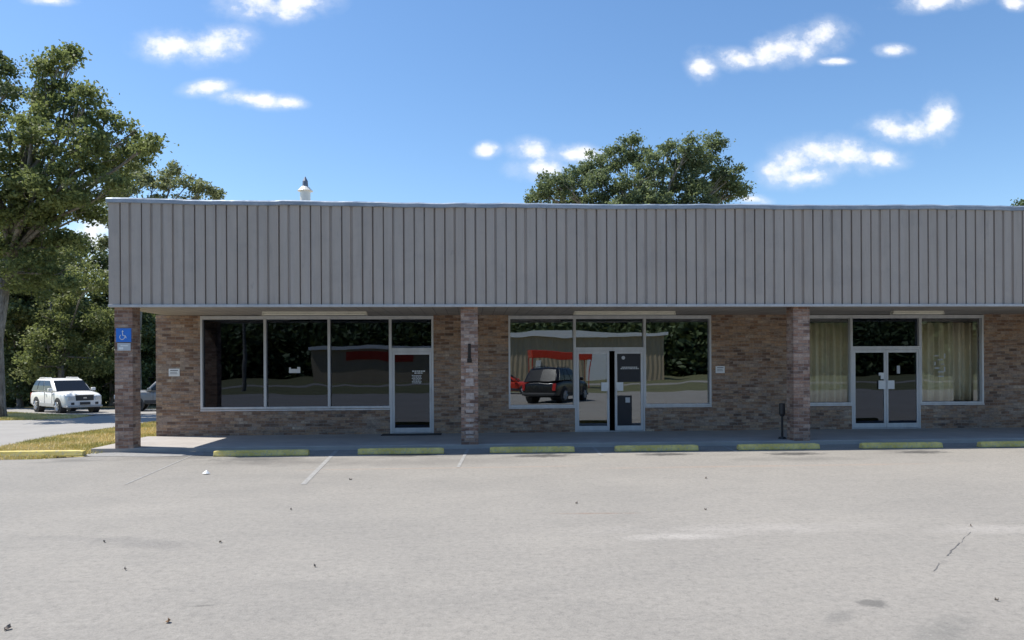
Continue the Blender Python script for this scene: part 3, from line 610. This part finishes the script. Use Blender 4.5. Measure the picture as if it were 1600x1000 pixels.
for (px, py, L, lab), y in zip(stops, Ys):
    x = G_(px, py).x; yy = 16.42 if px > 500 else 16.36
    if proto is None:
        o = make_stop(1.9).build('wheel_stop', 'yellow_paint', bevel=.006); proto = o
    else: o = proto.copy(); COL.objects.link(o)
    o.location = (x, yy, .003); o.scale = (L/1.9, 1, 1); o.rotation_euler = (0, 0, R(random.uniform(-1.2, 1.2)))
    tag(o, lab, 'wheel stop', 'yellow wheel stops in a row along the pavement')
o = proto.copy(); COL.objects.link(o); p1 = G_(130, 713); o.scale = (1.6, 1.1, 1); o.location = (p1.x-1.52, p1.y+.06, .003); tag(o, 'bright yellow wheel stop at the grass verge, at the left edge of the photo', 'wheel stop', 'yellow wheel stops in a row along the pavement')

# accessible-parking sign on the first pillar
def sign_on(px0, px1, py0, py1, Y):
    a, b = at(px0, py1, Y), at(px1, py0, Y); return a.x, b.x, a.z, b.z
x0, x1, z0, z1 = sign_on(182, 205.5, 513, 534.5, F)
t = empty('parking_sign', ((x0+x1)/2, F-.02, z0), 'bright blue parking sign with white wheelchair symbol on the left brick pillar', 'sign')
hw, hh = (x1-x0)/2, z1-z0
MB().box(-hw, hw, -.003, .012, 0, hh).build('sign_plate', 'sign_blue', t, bevel=.002)
mb = MB(); mb.cyl((-.02, -.004, hh*.78), (0, -1, 0), .018, .002, 14); mb.tube([(-.02, -.005, hh*.7), (-.015, -.005, hh*.48), (.04, -.005, hh*.46), (.06, -.005, hh*.28)], .009, 6)
mb.tube([(-.03+.055*math.cos(a), -.005, hh*.36+.055*math.sin(a)) for a in [R(k) for k in range(120, 400, 20)]], .007, 6)
mb.build('symbol', 'sign_white', t)
x0, x1, z0, z1 = sign_on(184, 204.5, 536, 548, F)
t = empty('notice_plate', ((x0+x1)/2, F-.02, z0), 'small grey notice plate right under the blue sign on the left brick pillar', 'sign'); hw, hh = (x1-x0)/2, z1-z0
MB().box(-hw, hw, 0, .012, 0, hh).build('sign_plate', 'sign_grey', t, bevel=.002)
mb = MB(); mb.box(-hw*.8, -hw*.1, -.003, -.001, hh*.15, hh*.45); mb.box(-hw*.5, hw*.6, -.003, -.001, hh*.6, hh*.72); mb.build('lettering', 'sign_white', t)
def plaque(px0, px1, py0, py1, label, mat='sign_white'):
    x0, x1, z0, z1 = sign_on(px0, px1, py0, py1, W); t = empty('wall_notice', ((x0+x1)/2, W-.02, z0), label, 'notice'); hw, hh = (x1-x0)/2, z1-z0
    MB().box(-hw, hw, 0, .018, 0, hh).build('notice_board', mat, t, bevel=.003)
    mb = MB(); mb.box(-hw*.7, hw*.7, -.003, -.001, hh*.72, hh*.82); mb.box(-hw*.7, hw*.5, -.003, -.001, hh*.5, hh*.56); mb.box(-hw*.7, hw*.6, -.003, -.001, hh*.3, hh*.36); mb.build('lettering', 'ink', t)
plaque(264, 281, 576, 588, 'cream notice plate on the brick wall left of the storefront windows')
plaque(1118, 1132, 572, 583, 'small white notice on the brick wall right of the middle storefront')
# black ashtray post
p = at(1222, 640, F+.45); zt_ = at(1222, 630, F+.45).z
t = empty('ashtray_post', (p.x, F+.45, WALK), 'slim black ashtray post standing at the left side of the right brick pillar', 'ashtray'); hz = zt_-WALK
MB().cyl((0, 0, 0), (0, 0, 1), .10, .05, 24, r2=.08).cyl((0, 0, .045), (0, 0, 1), .028, hz-.36, 16).build('stand', 'black_metal', t)
MB().cyl((0, 0, hz-.32), (0, 0, 1), .045, .06, 16, r2=.075).cyl((0, 0, hz-.26), (0, 0, 1), .075, .26, 20, r2=.07).build('receptacle', 'black_metal', t)
# door mats
def mat_(px0, px1, label):
    x0, x1 = ax(px0), ax(px1); o = MB().box(x0, x1, W-.55, W-.04, WALK+.001, WALK+.012).build('door_mat', 'rubber', bevel=.003); tag(o, label, 'mat')
mat_(598, 690, 'dark rubber mat on the pavement at the single glass door')
# litter
p = G_(323, 741); mb = MB(); random.seed(3)
pts = [(math.cos(a)*(.07+random.uniform(-.02, .02)), math.sin(a)*(.05+random.uniform(-.015, .015)), random.uniform(.0, .02)) for a in [k*math.pi/4 for k in range(8)]]
mb.add(pts+[(0, 0, .075), (.02, .01, .05)], [(i, (i+1) % 8, 8) for i in range(8)]); o = mb.build('paper_scrap', 'paper'); o.location = (p.x, p.y, .004); tag(o, 'crumpled white paper scrap lying on the asphalt left of the parking lines', 'litter')
lit = [(263, 973, .05, 'leaf_litter', 'curled orange brown leaf lying near the bottom edge, left of centre'), (548, 750, .055, 'leaf_litter_dark', 'dark dry leaf on the asphalt near the foot of the white parking line'), (455, 797, .035, 'leaf_litter_dark', 'small dark leaf below the end of the white parking line'),
       (196, 891, .03, 'leaf_litter_dark', 'small dark leaf low on the left of the asphalt'), (163, 848, .035, 'leaf_litter_dark', 'small dark leaf on the asphalt below the left grass verge'), (344, 848, .04, 'leaf_litter_dark', 'flat dark leaf halfway down the asphalt, straight below the paper scrap'), (1103, 748, .05, 'leaf_litter_dark', 'dark dry leaf near the shaded edge, below the right end of the middle storefront'),
       (492, 886, .03, 'leaf_litter_dark', 'small dark leaf in the middle of the asphalt, left of centre'), (901, 787, .04, 'leaf_litter_dark', 'dark leaf just above the thin rusty streak'), (1102, 797, .03, 'leaf_litter_dark', 'tiny dark leaf straight below the one near the shaded edge'), (1517, 823, .03, 'leaf_litter_dark', 'tiny dark leaf at the upper end of the crack'), (1557, 939, .03, 'leaf_litter_dark', 'small dark leaf near the right edge, beside the dark oil stain'),
       (12, 984, .06, 'leaf_litter_dark', 'dark leaf in the bottom left corner')]
for (px, py, r, m, lab) in lit:
    p = G_(px, py); mb = MB(); a0 = random.uniform(0, 6.28); r *= .75; L = r*1.3; v = []
    for k in range(5):
        t_ = k/4; wd = r*.55*math.sin(math.pi*min(.98, t_+.05)); v += [(L*(t_-.5), -wd, .012+.02*abs(t_-.5)*2), (L*(t_-.5), 0, .002), (L*(t_-.5), wd, .014)]
    mb.add(v, [(3*i+j, 3*i+j+1, 3*i+j+4, 3*i+j+3) for i in range(4) for j in range(2)]); o = mb.build('dead_leaf', m, fix=False); o.location = (p.x, p.y, .003); o.rotation_euler = (random.uniform(-.2, .2), random.uniform(-.2, .2), a0)
    tag(o, lab, 'leaf', 'dead leaves scattered on the asphalt')

# ------------------------------------------------------------------ vehicles (length along +X, front at +X)
def wheel(car, x, y, r, wdt=.22):
    s = 1 if y > 0 else -1
    wv = MB().tube([(x, y-s*wdt, r), (x, y-s*wdt*.85, r), (x, y-s*.03, r), (x, y, r)], [r*.9, r, r, r*.9], 28).build('wheel', 'rubber', car, smooth=False)
    mb = MB(); mb.cyl((x, y-s*.005, r), (0, s, 0), r*.64, .012, 24); mb.cyl((x, y+s*.007, r), (0, s, 0), r*.18, .02, 12)
    for k in range(6):
        a = k*math.pi/3; mb.tube([(x+math.cos(a)*r*.15, y+s*.014, r+math.sin(a)*r*.15), (x+math.cos(a)*r*.6, y+s*.012, r+math.sin(a)*r*.6)], [.035, .05], 6)
    mb.build('rim', 'alloy', wv)
def grid_slab(vv, m, off):
    n = len(vv); rows = n//m; fs = [(j*m+i, j*m+i+1, (j+1)*m+i+1, (j+1)*m+i) for j in range(rows-1) for i in range(m-1)]
    bnd = [i for i in range(m)]+[j*m+m-1 for j in range(1, rows)]+[(rows-1)*m+i for i in range(m-2, -1, -1)]+[j*m for j in range(rows-2, 0, -1)]
    fs2 = [tuple(n+k for k in reversed(f)) for f in fs]; side = [(bnd[k], bnd[(k+1) % len(bnd)], n+bnd[(k+1) % len(bnd)], n+bnd[k]) for k in range(len(bnd))]
    return MB().add(list(vv)+[(x+off[0], y+off[1], z+off[2]) for x, y, z in vv], fs+fs2+side)
def car(name, loc, rz, label, cat, paint, P, group=None):
    t = empty(name, loc, label, cat, group, rz); L, Wd, H = P['L'], P['W'], P['H']; h2 = Wd/2; belt = P['belt']; hood = P['hood']; r = P['r']; cl = P['cl']
    def sec(x, zb, zt, hw, crown=.03, tuck=.06):
        pts = [(hw-tuck, zb), (hw-.015, zb+.10), (hw, zb+(zt-zb)*.45), (hw-.012, zt-.12), (hw-.06, zt-.025), (hw-.2, zt+crown*.7), (0, zt+crown)]
        return [(x, y, z) for y, z in pts]+[(x, -y, z) for y, z in reversed(pts[:-1])]+[(x, -(hw-tuck)*.5, zb-.01), (x, (hw-tuck)*.5, zb-.01)]
    fr, rr = L/2, -L/2
    hs = P['hoodx']     # cowl x
    tail = P['tail']    # z of the rear deck
    S = [sec(rr, cl+.18, tail-.10, h2-.10), sec(rr+.06, cl+.06, tail-.02, h2-.04), sec(rr+.3, cl, tail, h2-.01), sec(rr+1.2, cl, tail if P.get('bed') else belt, h2), sec(0, cl, belt, h2), sec(hs, cl, belt, h2), sec(hs+.35, cl, hood+.01, h2, .05), sec(fr-.45, cl, hood-.05, h2-.02, .05), sec(fr-.16, cl+.02, hood-.11, h2-.06, .04), sec(fr-.03, cl+.06, hood-.22, h2-.13, .02), sec(fr, cl+.12, hood-.32, h2-.2, .01)]
    body = MB().loft(S).build('body', paint, t, smooth=True, bevel=0); ss = body.modifiers.new('subd', 'SUBSURF'); ss.levels = 1; ss.render_levels = 2
    # cabin
    a, b, c_, d = P['cab']      # rear base, rear top, front top, front base
    wt = h2-P.get('tumble', .2)
    def csec(x0, x1, z0, z1, w0, w1): pass
    vs = []
    zt = H; zb = belt-.02
    def ringxy(xr, xf, hw, z, n=3): return [(xr, hw, z), ((xr+xf)/2, hw+.012, z), (xf, hw, z), (xf+.03, 0, z), (xf, -hw, z), ((xr+xf)/2, -hw-.012, z), (xr, -hw, z), (xr-.02, 0, z)]
    cab = MB().loft([ringxy(a, d, h2-.05, zb), ringxy(a+(b-a)*.5, d+(c_-d)*.5, h2-.05-(h2-.05-wt)*.42, (zb+zt)/2), ringxy(b, c_, wt, zt-.05), ringxy(b+.07, c_-.1, wt-.08, zt-.005), ringxy(b+.4, c_-.4, wt-.4, zt+.012)]).build('cabin', paint, t, bevel=.09, seg=4, smooth=True)
    # glazing slabs
    def lerp(p, q, k): return tuple(p[i]+(q[i]-p[i])*k for i in range(3))
    for s in (1, -1):
        BR, BF = (a, s*(h2-.04), zb+.05), (d, s*(h2-.04), zb+.05); TR, TF = (b, s*(wt+.040), zt-.10), (c_, s*(wt+.040), zt-.10)
        for i, (k0, k1) in enumerate(P['win']):
            MRr, MFf = ((a+b)/2, s*(h2-.05-(h2-.05-wt)*.42+.038), (zb+zt)/2-.02), ((c_+d)/2, s*(h2-.05-(h2-.05-wt)*.42+.038), (zb+zt)/2-.02)
            km = (k0+k1)/2; rows_ = []
            for (p0, p1, kk0, kk1) in ((BR, BF, k0, k1), (MRr, MFf, k0, k1), (TR, TF, max(k0, .015), min(k1, .985))): rows_.append([lerp(p0, p1, kk0), lerp(p0, p1, (kk0+kk1)/2), lerp(p0, p1, kk1)])
            vv = [v for rw in rows_ for v in rw]; grid_slab(vv, 3, (0, -s*.05, 0)).build('window', 'car_glass', t)
    def xm_at(x0, x1, k): return x0+(x1-x0)*k
    for (x0, x1, sg, wb0, wt0, nm) in ((d, c_, 1, h2-.12, wt-.06, 'windscreen'), (a, b, -1, h2-.17, wt-.1, 'rear_window')):
        vv = []
        for k in (.07, .5, .86):
            z = zb+(zt-zb)*k; x = xm_at(x0, x1, k*1.0+.0) if k != .5 else xm_at(x0, x1, .5); hw_ = wb0+(wt0-wb0)*k
            for yy_ in (-hw_, 0, hw_): vv.append((x+sg*(.022+(.03 if yy_ == 0 and sg > 0 else .02 if yy_ == 0 else .012)), yy_, z))
        grid_slab(vv, 3, (-sg*.06, 0, 0)).build(nm, 'car_glass', t)
    for wx in (P['wf'], P['wr']):
        for s in (1, -1):
            MB().cyl((wx, s*(h2-.30), r+.02), (0, s, 0), r*1.16, .305, 28).build('wheel_arch', 'plastic_dark', t); wheel(t, wx, s*(h2+.022), r)
    for s in (1, -1):
        MB().box(P['wr']+r*1.2, P['wf']-r*1.2, min(s*h2, s*(h2+.012)), max(s*h2, s*(h2+.012)), cl+.05, cl+.22).build('side_trim', 'lower_trim' if paint == 'paint_white' else 'plastic_dark', t, bevel=.005)
        mb = MB(); mb.box(hs-.28, hs-.08, min(s*h2, s*(h2+.2)), max(s*h2, s*(h2+.2)), belt+.02, belt+.19); mb.build('mirror', paint, t, bevel=.04)
        MB().box(fr-.16, fr+.015, min(s*(h2-.48), s*(h2-.14)), max(s*(h2-.48), s*(h2-.14)), hood-.40, hood-.17).build('headlight', 'headlight', t, bevel=.04)
        MB().box(fr-.05, fr+.03, min(s*(h2-.45), s*(h2-.3)), max(s*(h2-.45), s*(h2-.3)), cl+.17, cl+.29).build('fog_light', 'plastic_dark', t, bevel=.02)
        MB().box(rr-.02, rr+.06, min(s*(h2-.24), s*(h2-.07)), max(s*(h2-.24), s*(h2-.07)), tail-.42, tail-.06).build('taillight', 'taillight', t, bevel=.02)
        for dx in P['doors']:
            MB().box(dx-.006, dx+.006, min(s*(h2-.02), s*(h2+.004)), max(s*(h2-.02), s*(h2+.004)), cl+.2, belt-.03).build('door_gap', 'plastic_dark', t)
            MB().box(dx+.12, dx+.30, min(s*(h2-.01), s*(h2+.03)), max(s*(h2-.01), s*(h2+.03)), belt-.16, belt-.12).build('door_handle', paint, t, bevel=.01)
        if P.get('rack'):
            MB().tube([(b+.1, s*(wt-.1), zt-.02), (b+.2, s*(wt-.1), zt+.05), (c_-.35, s*(wt-.1), zt+.05), (c_-.25, s*(wt-.1), zt-.02)], .018, 8).build('roof_rail', paint, t)
    mb = MB(); gwd = h2-.52
    mb.box(fr-.1, fr+.02, -gwd, gwd, hood-.42, hood-.15); mb.build('grille', 'plastic_dark', t, bevel=.02)
    mb = MB(); mb.box(fr-.1, fr+.028, -gwd-.02, gwd+.02, hood-.148, hood-.12); mb.box(fr-.1, fr+.026, -.08, .08, hood-.32, hood-.25); mb.build('grille_trim', 'alloy', t)
    mb = MB(); mb.box(fr-.3, fr+.06, -h2+.1, h2-.1, cl+.02, cl+.13); mb.build('bumper', 'lower_trim' if paint == 'paint_white' else 'plastic_dark', t, bevel=.04)
    MB().box(fr+.02, fr+.07, -.24, .24, cl+.17, cl+.30).build('number_plate', 'plastic_dark', t)
    mb = MB(); mb.box(rr-.09, rr+.2, -h2+.06, h2-.06, cl+.1, cl+.26); mb.build('bumper', 'plastic_dark', t, bevel=.04)
    return t
SUV = dict(L=4.86, W=1.9, H=1.79, belt=1.12, hood=1.10, hoodx=.98, tail=1.08, cl=.30, r=.375, cab=(-2.34, -1.90, .20, 1.10), win=((.05, .27), (.30, .56), (.585, .90)), wf=1.48, wr=-1.40, doors=(.75, -.25), rack=True)
TRK = dict(L=5.4, W=1.95, H=1.82, belt=1.10, hood=1.10, hoodx=1.15, tail=1.10, cl=.40, r=.39, cab=(-.75, -.62, .55, 1.2), win=((.08, .45), (.50, .90)), wf=1.7, wr=-1.75, doors=(.8, -.1), bed=True)
CARP = dict(L=4.6, W=1.78, H=1.44, belt=.92, hood=.88, hoodx=.85, tail=.95, cl=.2, r=.32, cab=(-1.75, -1.1, .1, .95), win=((.12, .45), (.49, .88)), wf=1.35, wr=-1.3, doors=(.7, -.3))
def ground_at(px, Z):
    d = ray(px, 600); p = CAM + d*Z; return Vector((p.x, p.y, gz(p.y)+.01))
car('parked_suv', ground_at(103, 39.6), R(-42), 'white four door suv with dark windows parked on the driveway under the trees', 'suv', 'paint_white', SUV)
car('pickup_truck', ground_at(268, 41.0), R(-165), 'silver grey pickup truck partly hidden, seen between the left pillar and the brick wall', 'pickup truck', 'paint_silver', TRK)
car('parked_suv', (4.7, 0.8, 0), R(-60), 'black suv beside the camera, seen only reflected in the middle storefront', 'suv', 'paint_black', SUV)
car('parked_car', (2.6, -11.0, 0), R(12), 'red car across the lot, seen only as a reflection in the middle storefront', 'car', 'paint_red', CARP)

# ------------------------------------------------------------------ trees
def leaves_mesh(name, C, S, T, mat, parent=None, up=0.35, kind=None):
    n = len(C); nr = rng.normal(size=(n, 3)); nr[:, 2] += up*2; nr /= np.linalg.norm(nr, axis=1)[:, None]
    tv_ = rng.normal(size=(n, 3)); a = np.cross(nr, tv_); a /= np.linalg.norm(a, axis=1)[:, None]; b = np.cross(nr, a)
    s = S[:, None]; asp = rng.uniform(.45, .8, n)[:, None]
    V = np.empty((n, 4, 3)); V[:, 0] = C-a*s; V[:, 1] = C+b*s*asp-nr*s*.15; V[:, 2] = C+a*s; V[:, 3] = C-b*s*asp-nr*s*.15
    me = bpy.data.meshes.new(name); me.vertices.add(n*4); me.vertices.foreach_set('co', V.reshape(-1)); me.loops.add(n*4); me.loops.foreach_set('vertex_index', np.arange(n*4, dtype=np.int32)); me.polygons.add(n); me.polygons.foreach_set('loop_start', np.arange(0, n*4, 4, dtype=np.int32))
    me.update(calc_edges=True); me.materials.append(MATS[mat]); at2 = me.attributes.new('tint', 'FLOAT', 'FACE'); at2.data.foreach_set('value', np.clip(T, 0, 1).astype(np.float32))
    o = bpy.data.objects.new(name, me); COL.objects.link(o)
    if parent: o.parent = parent
    return o
def crown_pts(blobs, per, clus=.26, size=(.055, .10), flat=.7, shell=.55):
    Cs, Ss, Ts = [], [], []
    for (x, y, z, r) in blobs:
        k = max(8, int(per*1.35*r*r)); dirs = rng.normal(size=(k, 3)); dirs /= np.linalg.norm(dirs, axis=1)[:, None]
        rad = r*(shell+(1.08-shell)*rng.random(k)**.7); cc = np.array([x, y, z])+dirs*rad[:, None]*np.array([1, 1, flat+.15])
        for c0 in cc:
            cr_ = clus*rng.uniform(.6, 1.5); m = int(rng.integers(45, 100)*(cr_/clus)**1.5); q = rng.normal(size=(m, 3))*np.array([1, 1, .6])*cr_*.62
            Cs.append(c0+q); Ss.append(rng.uniform(*size, m)); Ts.append(np.full(m, rng.uniform(.1, .75))+rng.normal(size=m)*.14)
    return np.concatenate(Cs), np.concatenate(Ss), np.concatenate(Ts)
def tree(name, base, blobs, label, cat='tree', leafm='leaf_oak', tr=.4, per=9, clus=.3, size=(.055, .10), group=None, fork=.35, lean=0.0, shell=.5, twigs=3):
    bx, by = base; bz = gz(by)-.1; t = empty(name, (bx, by, bz), label, cat, group)
    bl = [(x-bx, y-by, z-bz, r) for x, y, z, r in blobs]
    top = max(b[2] for b in bl); fz_ = top*fork; mb = MB()
    cx = sum(b[0]*b[3] for b in bl)/sum(b[3] for b in bl)
    tp = [(0, 0, 0), (.05, 0, fz_*.1), (lean*.3, .05, fz_*.5), (cx*.25+lean, 0, fz_)]
    mb.tube(tp, [tr*1.45, tr*1.05, tr*.85, tr*.7], 12)
    e = Vector(tp[-1])
    for (x, y, z, r) in bl:
        c_ = Vector((x, y, z)); st_ = e.copy()
        if z < e.z: k = max(.3, z/e.z*.8); st_ = Vector(tp[2]).lerp(e, k) if k > .5 else Vector(tp[2])
        dvec = c_-st_; m1 = st_+dvec*.35+Vector((random.uniform(-.3, .3), random.uniform(-.3, .3), dvec.length*.10)); m2 = st_+dvec*.7+Vector((random.uniform(-.4, .4), random.uniform(-.4, .4), dvec.length*.05))
        rr_ = min(tr*.4, .035+.035*r+.008*dvec.length); mb.tube([st_, m1, m2, c_], [rr_, rr_*.75, rr_*.5, rr_*.28], 7)
        for _ in range(int(twigs+r*1.2)):
            dd = Vector((random.gauss(0, 1), random.gauss(0, 1), random.gauss(.3, .8))).normalized()*r*random.uniform(.6, 1.0); s0 = m2.lerp(c_, random.uniform(0, 1))
            mb.tube([s0, s0.lerp(c_+dd, .5)+Vector((random.uniform(-.15, .15), 0, .08)), c_+dd], [rr_*.28, rr_*.18, .012], 5)
    mb.build('trunk', 'bark', t, smooth=True, fix=False)
    Cc, Ss, Ts = crown_pts(bl, per, clus, size, shell=shell)
    leaves_mesh('crown', Cc, Ss, Ts, leafm, t); return t
def blobs_px(lst, Y, jitter=1.5):
    o = []
    for it in lst:
        px, py, rp = it[:3]; y = Y+(it[3] if len(it) > 3 else random.uniform(-jitter, jitter)); p = at(px, py, y); o.append((p.x, p.y, p.z, rp*y/F_PX))
    return o
random.seed(11)
# big oak, trunk at the left edge
Yo = 34.0
oak = blobs_px([(98,92,20),(70,110,14),(115,86,10),(84,130,17),(105,150,18),(70,155,13),(140,155,16),(95,185,32),(140,185,25),(165,190,18),(50,205,24),(15,205,30),(120,225,42),(170,235,26),(205,210,20),(235,225,16),(215,240,20),(180,262,26),(70,245,34),(25,255,34),(-30,230,45),
                (100,285,42),(150,285,34),(180,290,18),(55,300,38),(5,320,40),(-50,300,50),(110,330,34),(70,355,34),(150,330,22),(95,385,28),(30,380,36),(60,420,26),(-30,380,45),(100,430,20),(10,430,26),(45,345,30),(10,395,34),(60,440,26),(-20,350,36),(25,290,26)], Yo, 2.2)
p = G_(4, 642); tree('oak_tree', (at(-7, 600, Yo).x, Yo), oak, 'tall oak with pale thick trunk at the left edge, crown rising above the roof', 'tree', 'leaf_oak', tr=.33, per=15, clus=.30, size=(.055, .11), fork=.42, twigs=4)
tree('oak_tree', (at(-120, 600, 38).x, 38), blobs_px([(3,110,14),(-10,90,12),(5,150,24),(-30,140,40),(-15,180,30),(-60,200,60),(-110,260,70),(-60,330,60),(-140,380,70)], 38, 1.5), 'dark tree cut off by the left edge, just above and left of the tall oak', 'tree', 'leaf_dark', tr=.4, per=8, clus=.36, size=(.065, .12))
# under-storey trees behind the white suv
YB = 47
tree('bush_tree', (at(95, 600, YB).x, YB), blobs_px([(60,400,34),(100,430,40),(140,440,30),(60,470,42),(110,500,45),(155,500,32),(75,540,40),(120,555,40),(55,575,26),(95,590,26),(150,560,28)], YB, 2.0), 'leafy light green tree spreading right behind the white suv', 'tree', 'leaf_bright', tr=.22, per=9, clus=.36, size=(.065, .12), fork=.3)
tree('bush_tree', (at(30, 600, 50).x, 50), blobs_px([(20,430,45),(35,500,40),(20,560,36),(45,600,26),(10,620,22),(-20,500,45),(-30,590,34)], 50, 2.0), 'dark leafy tree behind the trunk of the tall oak', 'tree', 'leaf_dark', tr=.2, per=9, clus=.38, size=(.09, .16), fork=.3)
tree('bush_tree', (at(175, 600, 52).x, 52), blobs_px([(120,385,22),(160,420,30),(175,470,34),(200,520,36),(170,560,36),(205,580,32),(235,520,34),(240,590,30),(165,605,26),(225,450,30),(260,560,30)], 52, 2.0), 'dark green tree seen either side of the left brick pillar', 'tree', 'leaf_dark', tr=.2, per=9, clus=.38, size=(.09, .16), fork=.3)
# thin pale tree rising over the left end of the roof
tree('pale_tree', (at(215, 600, 49).x, 49), blobs_px([(200,290,26),(240,275,22),(270,270,18),(215,262,14),(255,295,24),(295,285,16),(320,295,14),(335,305,12),(300,310,18),(180,310,22),(170,345,20),(165,380,10),(230,320,24)], 49, 1.5), 'thin pale green tree rising just over the left end of the roof', 'tree', 'leaf_pale', tr=.2, per=11, clus=.3, size=(.07, .12), fork=.5, shell=.3)
# tree behind the roof, centre
tree('oak_tree', (at(1010, 600, 42).x, 42), blobs_px([(985,225,15),(1000,243,20),(1045,232,16),(1080,228,20),(1115,225,18),(960,250,26),(930,262,26),(1020,262,30),(1070,258,28),(1110,262,30),(1140,280,22),(1150,298,18),(900,280,28),(870,290,24),(850,302,20),(835,312,12),(940,295,34),(990,295,34),(1040,300,34),(1090,300,32),(1130,305,26),(890,312,24),(1000,340,60),(920,350,50),(1080,350,50)], 42, 1.6),
     'broad dark green oak rising behind the middle of the roof', 'tree', 'leaf_grey', tr=.42, per=22, clus=.27, size=(.055, .10), fork=.45, shell=.35, twigs=5)
tree('oak_tree', (at(1680, 600, 42).x, 42), blobs_px([(1640,330,40),(1600,322,14),(1680,320,50),(1720,340,50)], 42, 1.5), 'treetop just showing above the roof at the right edge', 'tree', 'leaf_dark', tr=.3, per=9, clus=.3, size=(.055, .10), fork=.5)
# woodland masses
def woodland(name, boxes, label, mat, per=1.0, size=(.14, .28), cl=1.0):
    Cs, Ss, Ts = [], [], []
    for (x0, x1, y0, y1, z0, z1, n) in boxes:
        for _ in range(n):
            c0 = np.array([rng.uniform(x0, x1), rng.uniform(y0, y1), rng.uniform(z0, z1)]); m = int(rng.integers(40, 90)*per); Cs.append(c0+rng.normal(size=(m, 3))*np.array([1, 1, .7])*cl*rng.uniform(.5, 1.1)); Ss.append(rng.uniform(*size, m)); Ts.append(np.full(m, rng.uniform(.0, .8))+rng.normal(size=m)*.12)
    o = leaves_mesh(name, np.concatenate(Cs), np.concatenate(Ss), np.concatenate(Ts), mat); return tag(o, label, 'woodland', kind='stuff')
xa_, xb_ = at(-250, 600, 56).x, at(330, 600, 56).x
woodland('woodland', [(xa_, xb_, 54, 60, -.6, 6.5, 800), (xa_, at(100, 600, 56).x, 54, 60, 5, 11.5, 420)], 'dense dark woods behind the driveway on the left', 'leaf_dark')
woodland('woodland', [(-110, 110, -98, -88, 0, 9, 1900), (-110, 110, -104, -94, 8, 17, 1500)], 'line of trees across the street, seen only reflected in the shop glass', 'leaf_dark', per=.9, size=(.35, .7), cl=2.4)

# ------------------------------------------------------------------ across the street (reflected in the glass)
def mirr(px, py, Zv): q = at(px, py, Zv); return Vector((q.x, 2*YG-q.y, q.z))
a = mirr(700, 560, 96); b = mirr(1038, 560, 96); yb = a.y
t = empty('metal_building', ((a.x+b.x)/2, yb, 0), 'tan metal building with white roof, seen only reflected in the middle storefront', 'building'); hw = (b.x-a.x)/2
mb = MB(); n = int(2*hw/.3); v = []
for i in range(n+1):
    x = -hw+2*hw*i/n; v += [(x, 0, 0), (x, 0, 5.6)] if i % 2 else [(x, .06, 0), (x, .06, 5.6)]
mb.add(v, [(2*i, 2*i+2, 2*i+3, 2*i+1) for i in range(n)]); mb.box(-hw, hw, -12, -.02, 0, 5.55); mb.build('wall', 'tan_siding', t, fix=False)
MB().prism([(-hw-.4, 5.6), (hw+.4, 5.6), (hw+.4, 6.0), (0, 6.5), (-hw-.4, 6.0)], -12.4, .5, 'XZ').build('roof', 'white_metal', t)
MB().box(-3, -2.4, .062, .15, 0, 2.4).box(4, 8, .062, .15, 0, 4).build('door', 'white_metal', t)
a = mirr(845, 560, 66); b = mirr(902, 560, 66)
t = empty('red_canopy', ((a.x+b.x)/2, a.y, 0), 'red open canopy frame, seen only as a reflection in the middle storefront', 'canopy'); hw = 2.6
MB().box(-hw, hw, -1.5, 1.5, 2.5, 3.2).build('canopy_roof', 'paint_red', t, bevel=.03)
for sx_ in (-1, 1):
    for sy_ in (-1, 1): MB().box(sx_*hw-.06 if sx_ > 0 else -hw, sx_*hw if sx_ > 0 else -hw+.06, sy_*1.4-.04, sy_*1.4+.04, 0, 2.5).build('post', 'paint_red', t)
a = mirr(540, 560, 88)
t = empty('low_shop', (a.x, a.y, 0), 'low brick shop with red sign band, seen only reflected in the left storefront', 'building')
MB().box(-4, 12, -8, 0, 0, 4.0).build('wall', 'tan_siding', t); MB().box(-4.3, 12.3, -8.3, .5, 4.01, 4.5).build('roof', 'white_metal', t); MB().box(0, 8, .01, .12, 2.6, 3.7).build('sign_band', 'paint_red', t)
a = mirr(383, 560, 60)
t = empty('utility_pole', (a.x, a.y, 0), 'tall grey utility pole, seen only as a thin reflection in the leftmost shop window', 'pole')
MB().tube([(0, 0, 0), (0, 0, 9)], [.16, .1], 12).build('pole', 'bark', t); MB().box(-1, 1, -.06, .06, 8.2, 8.35).build('crossarm', 'bark', t)
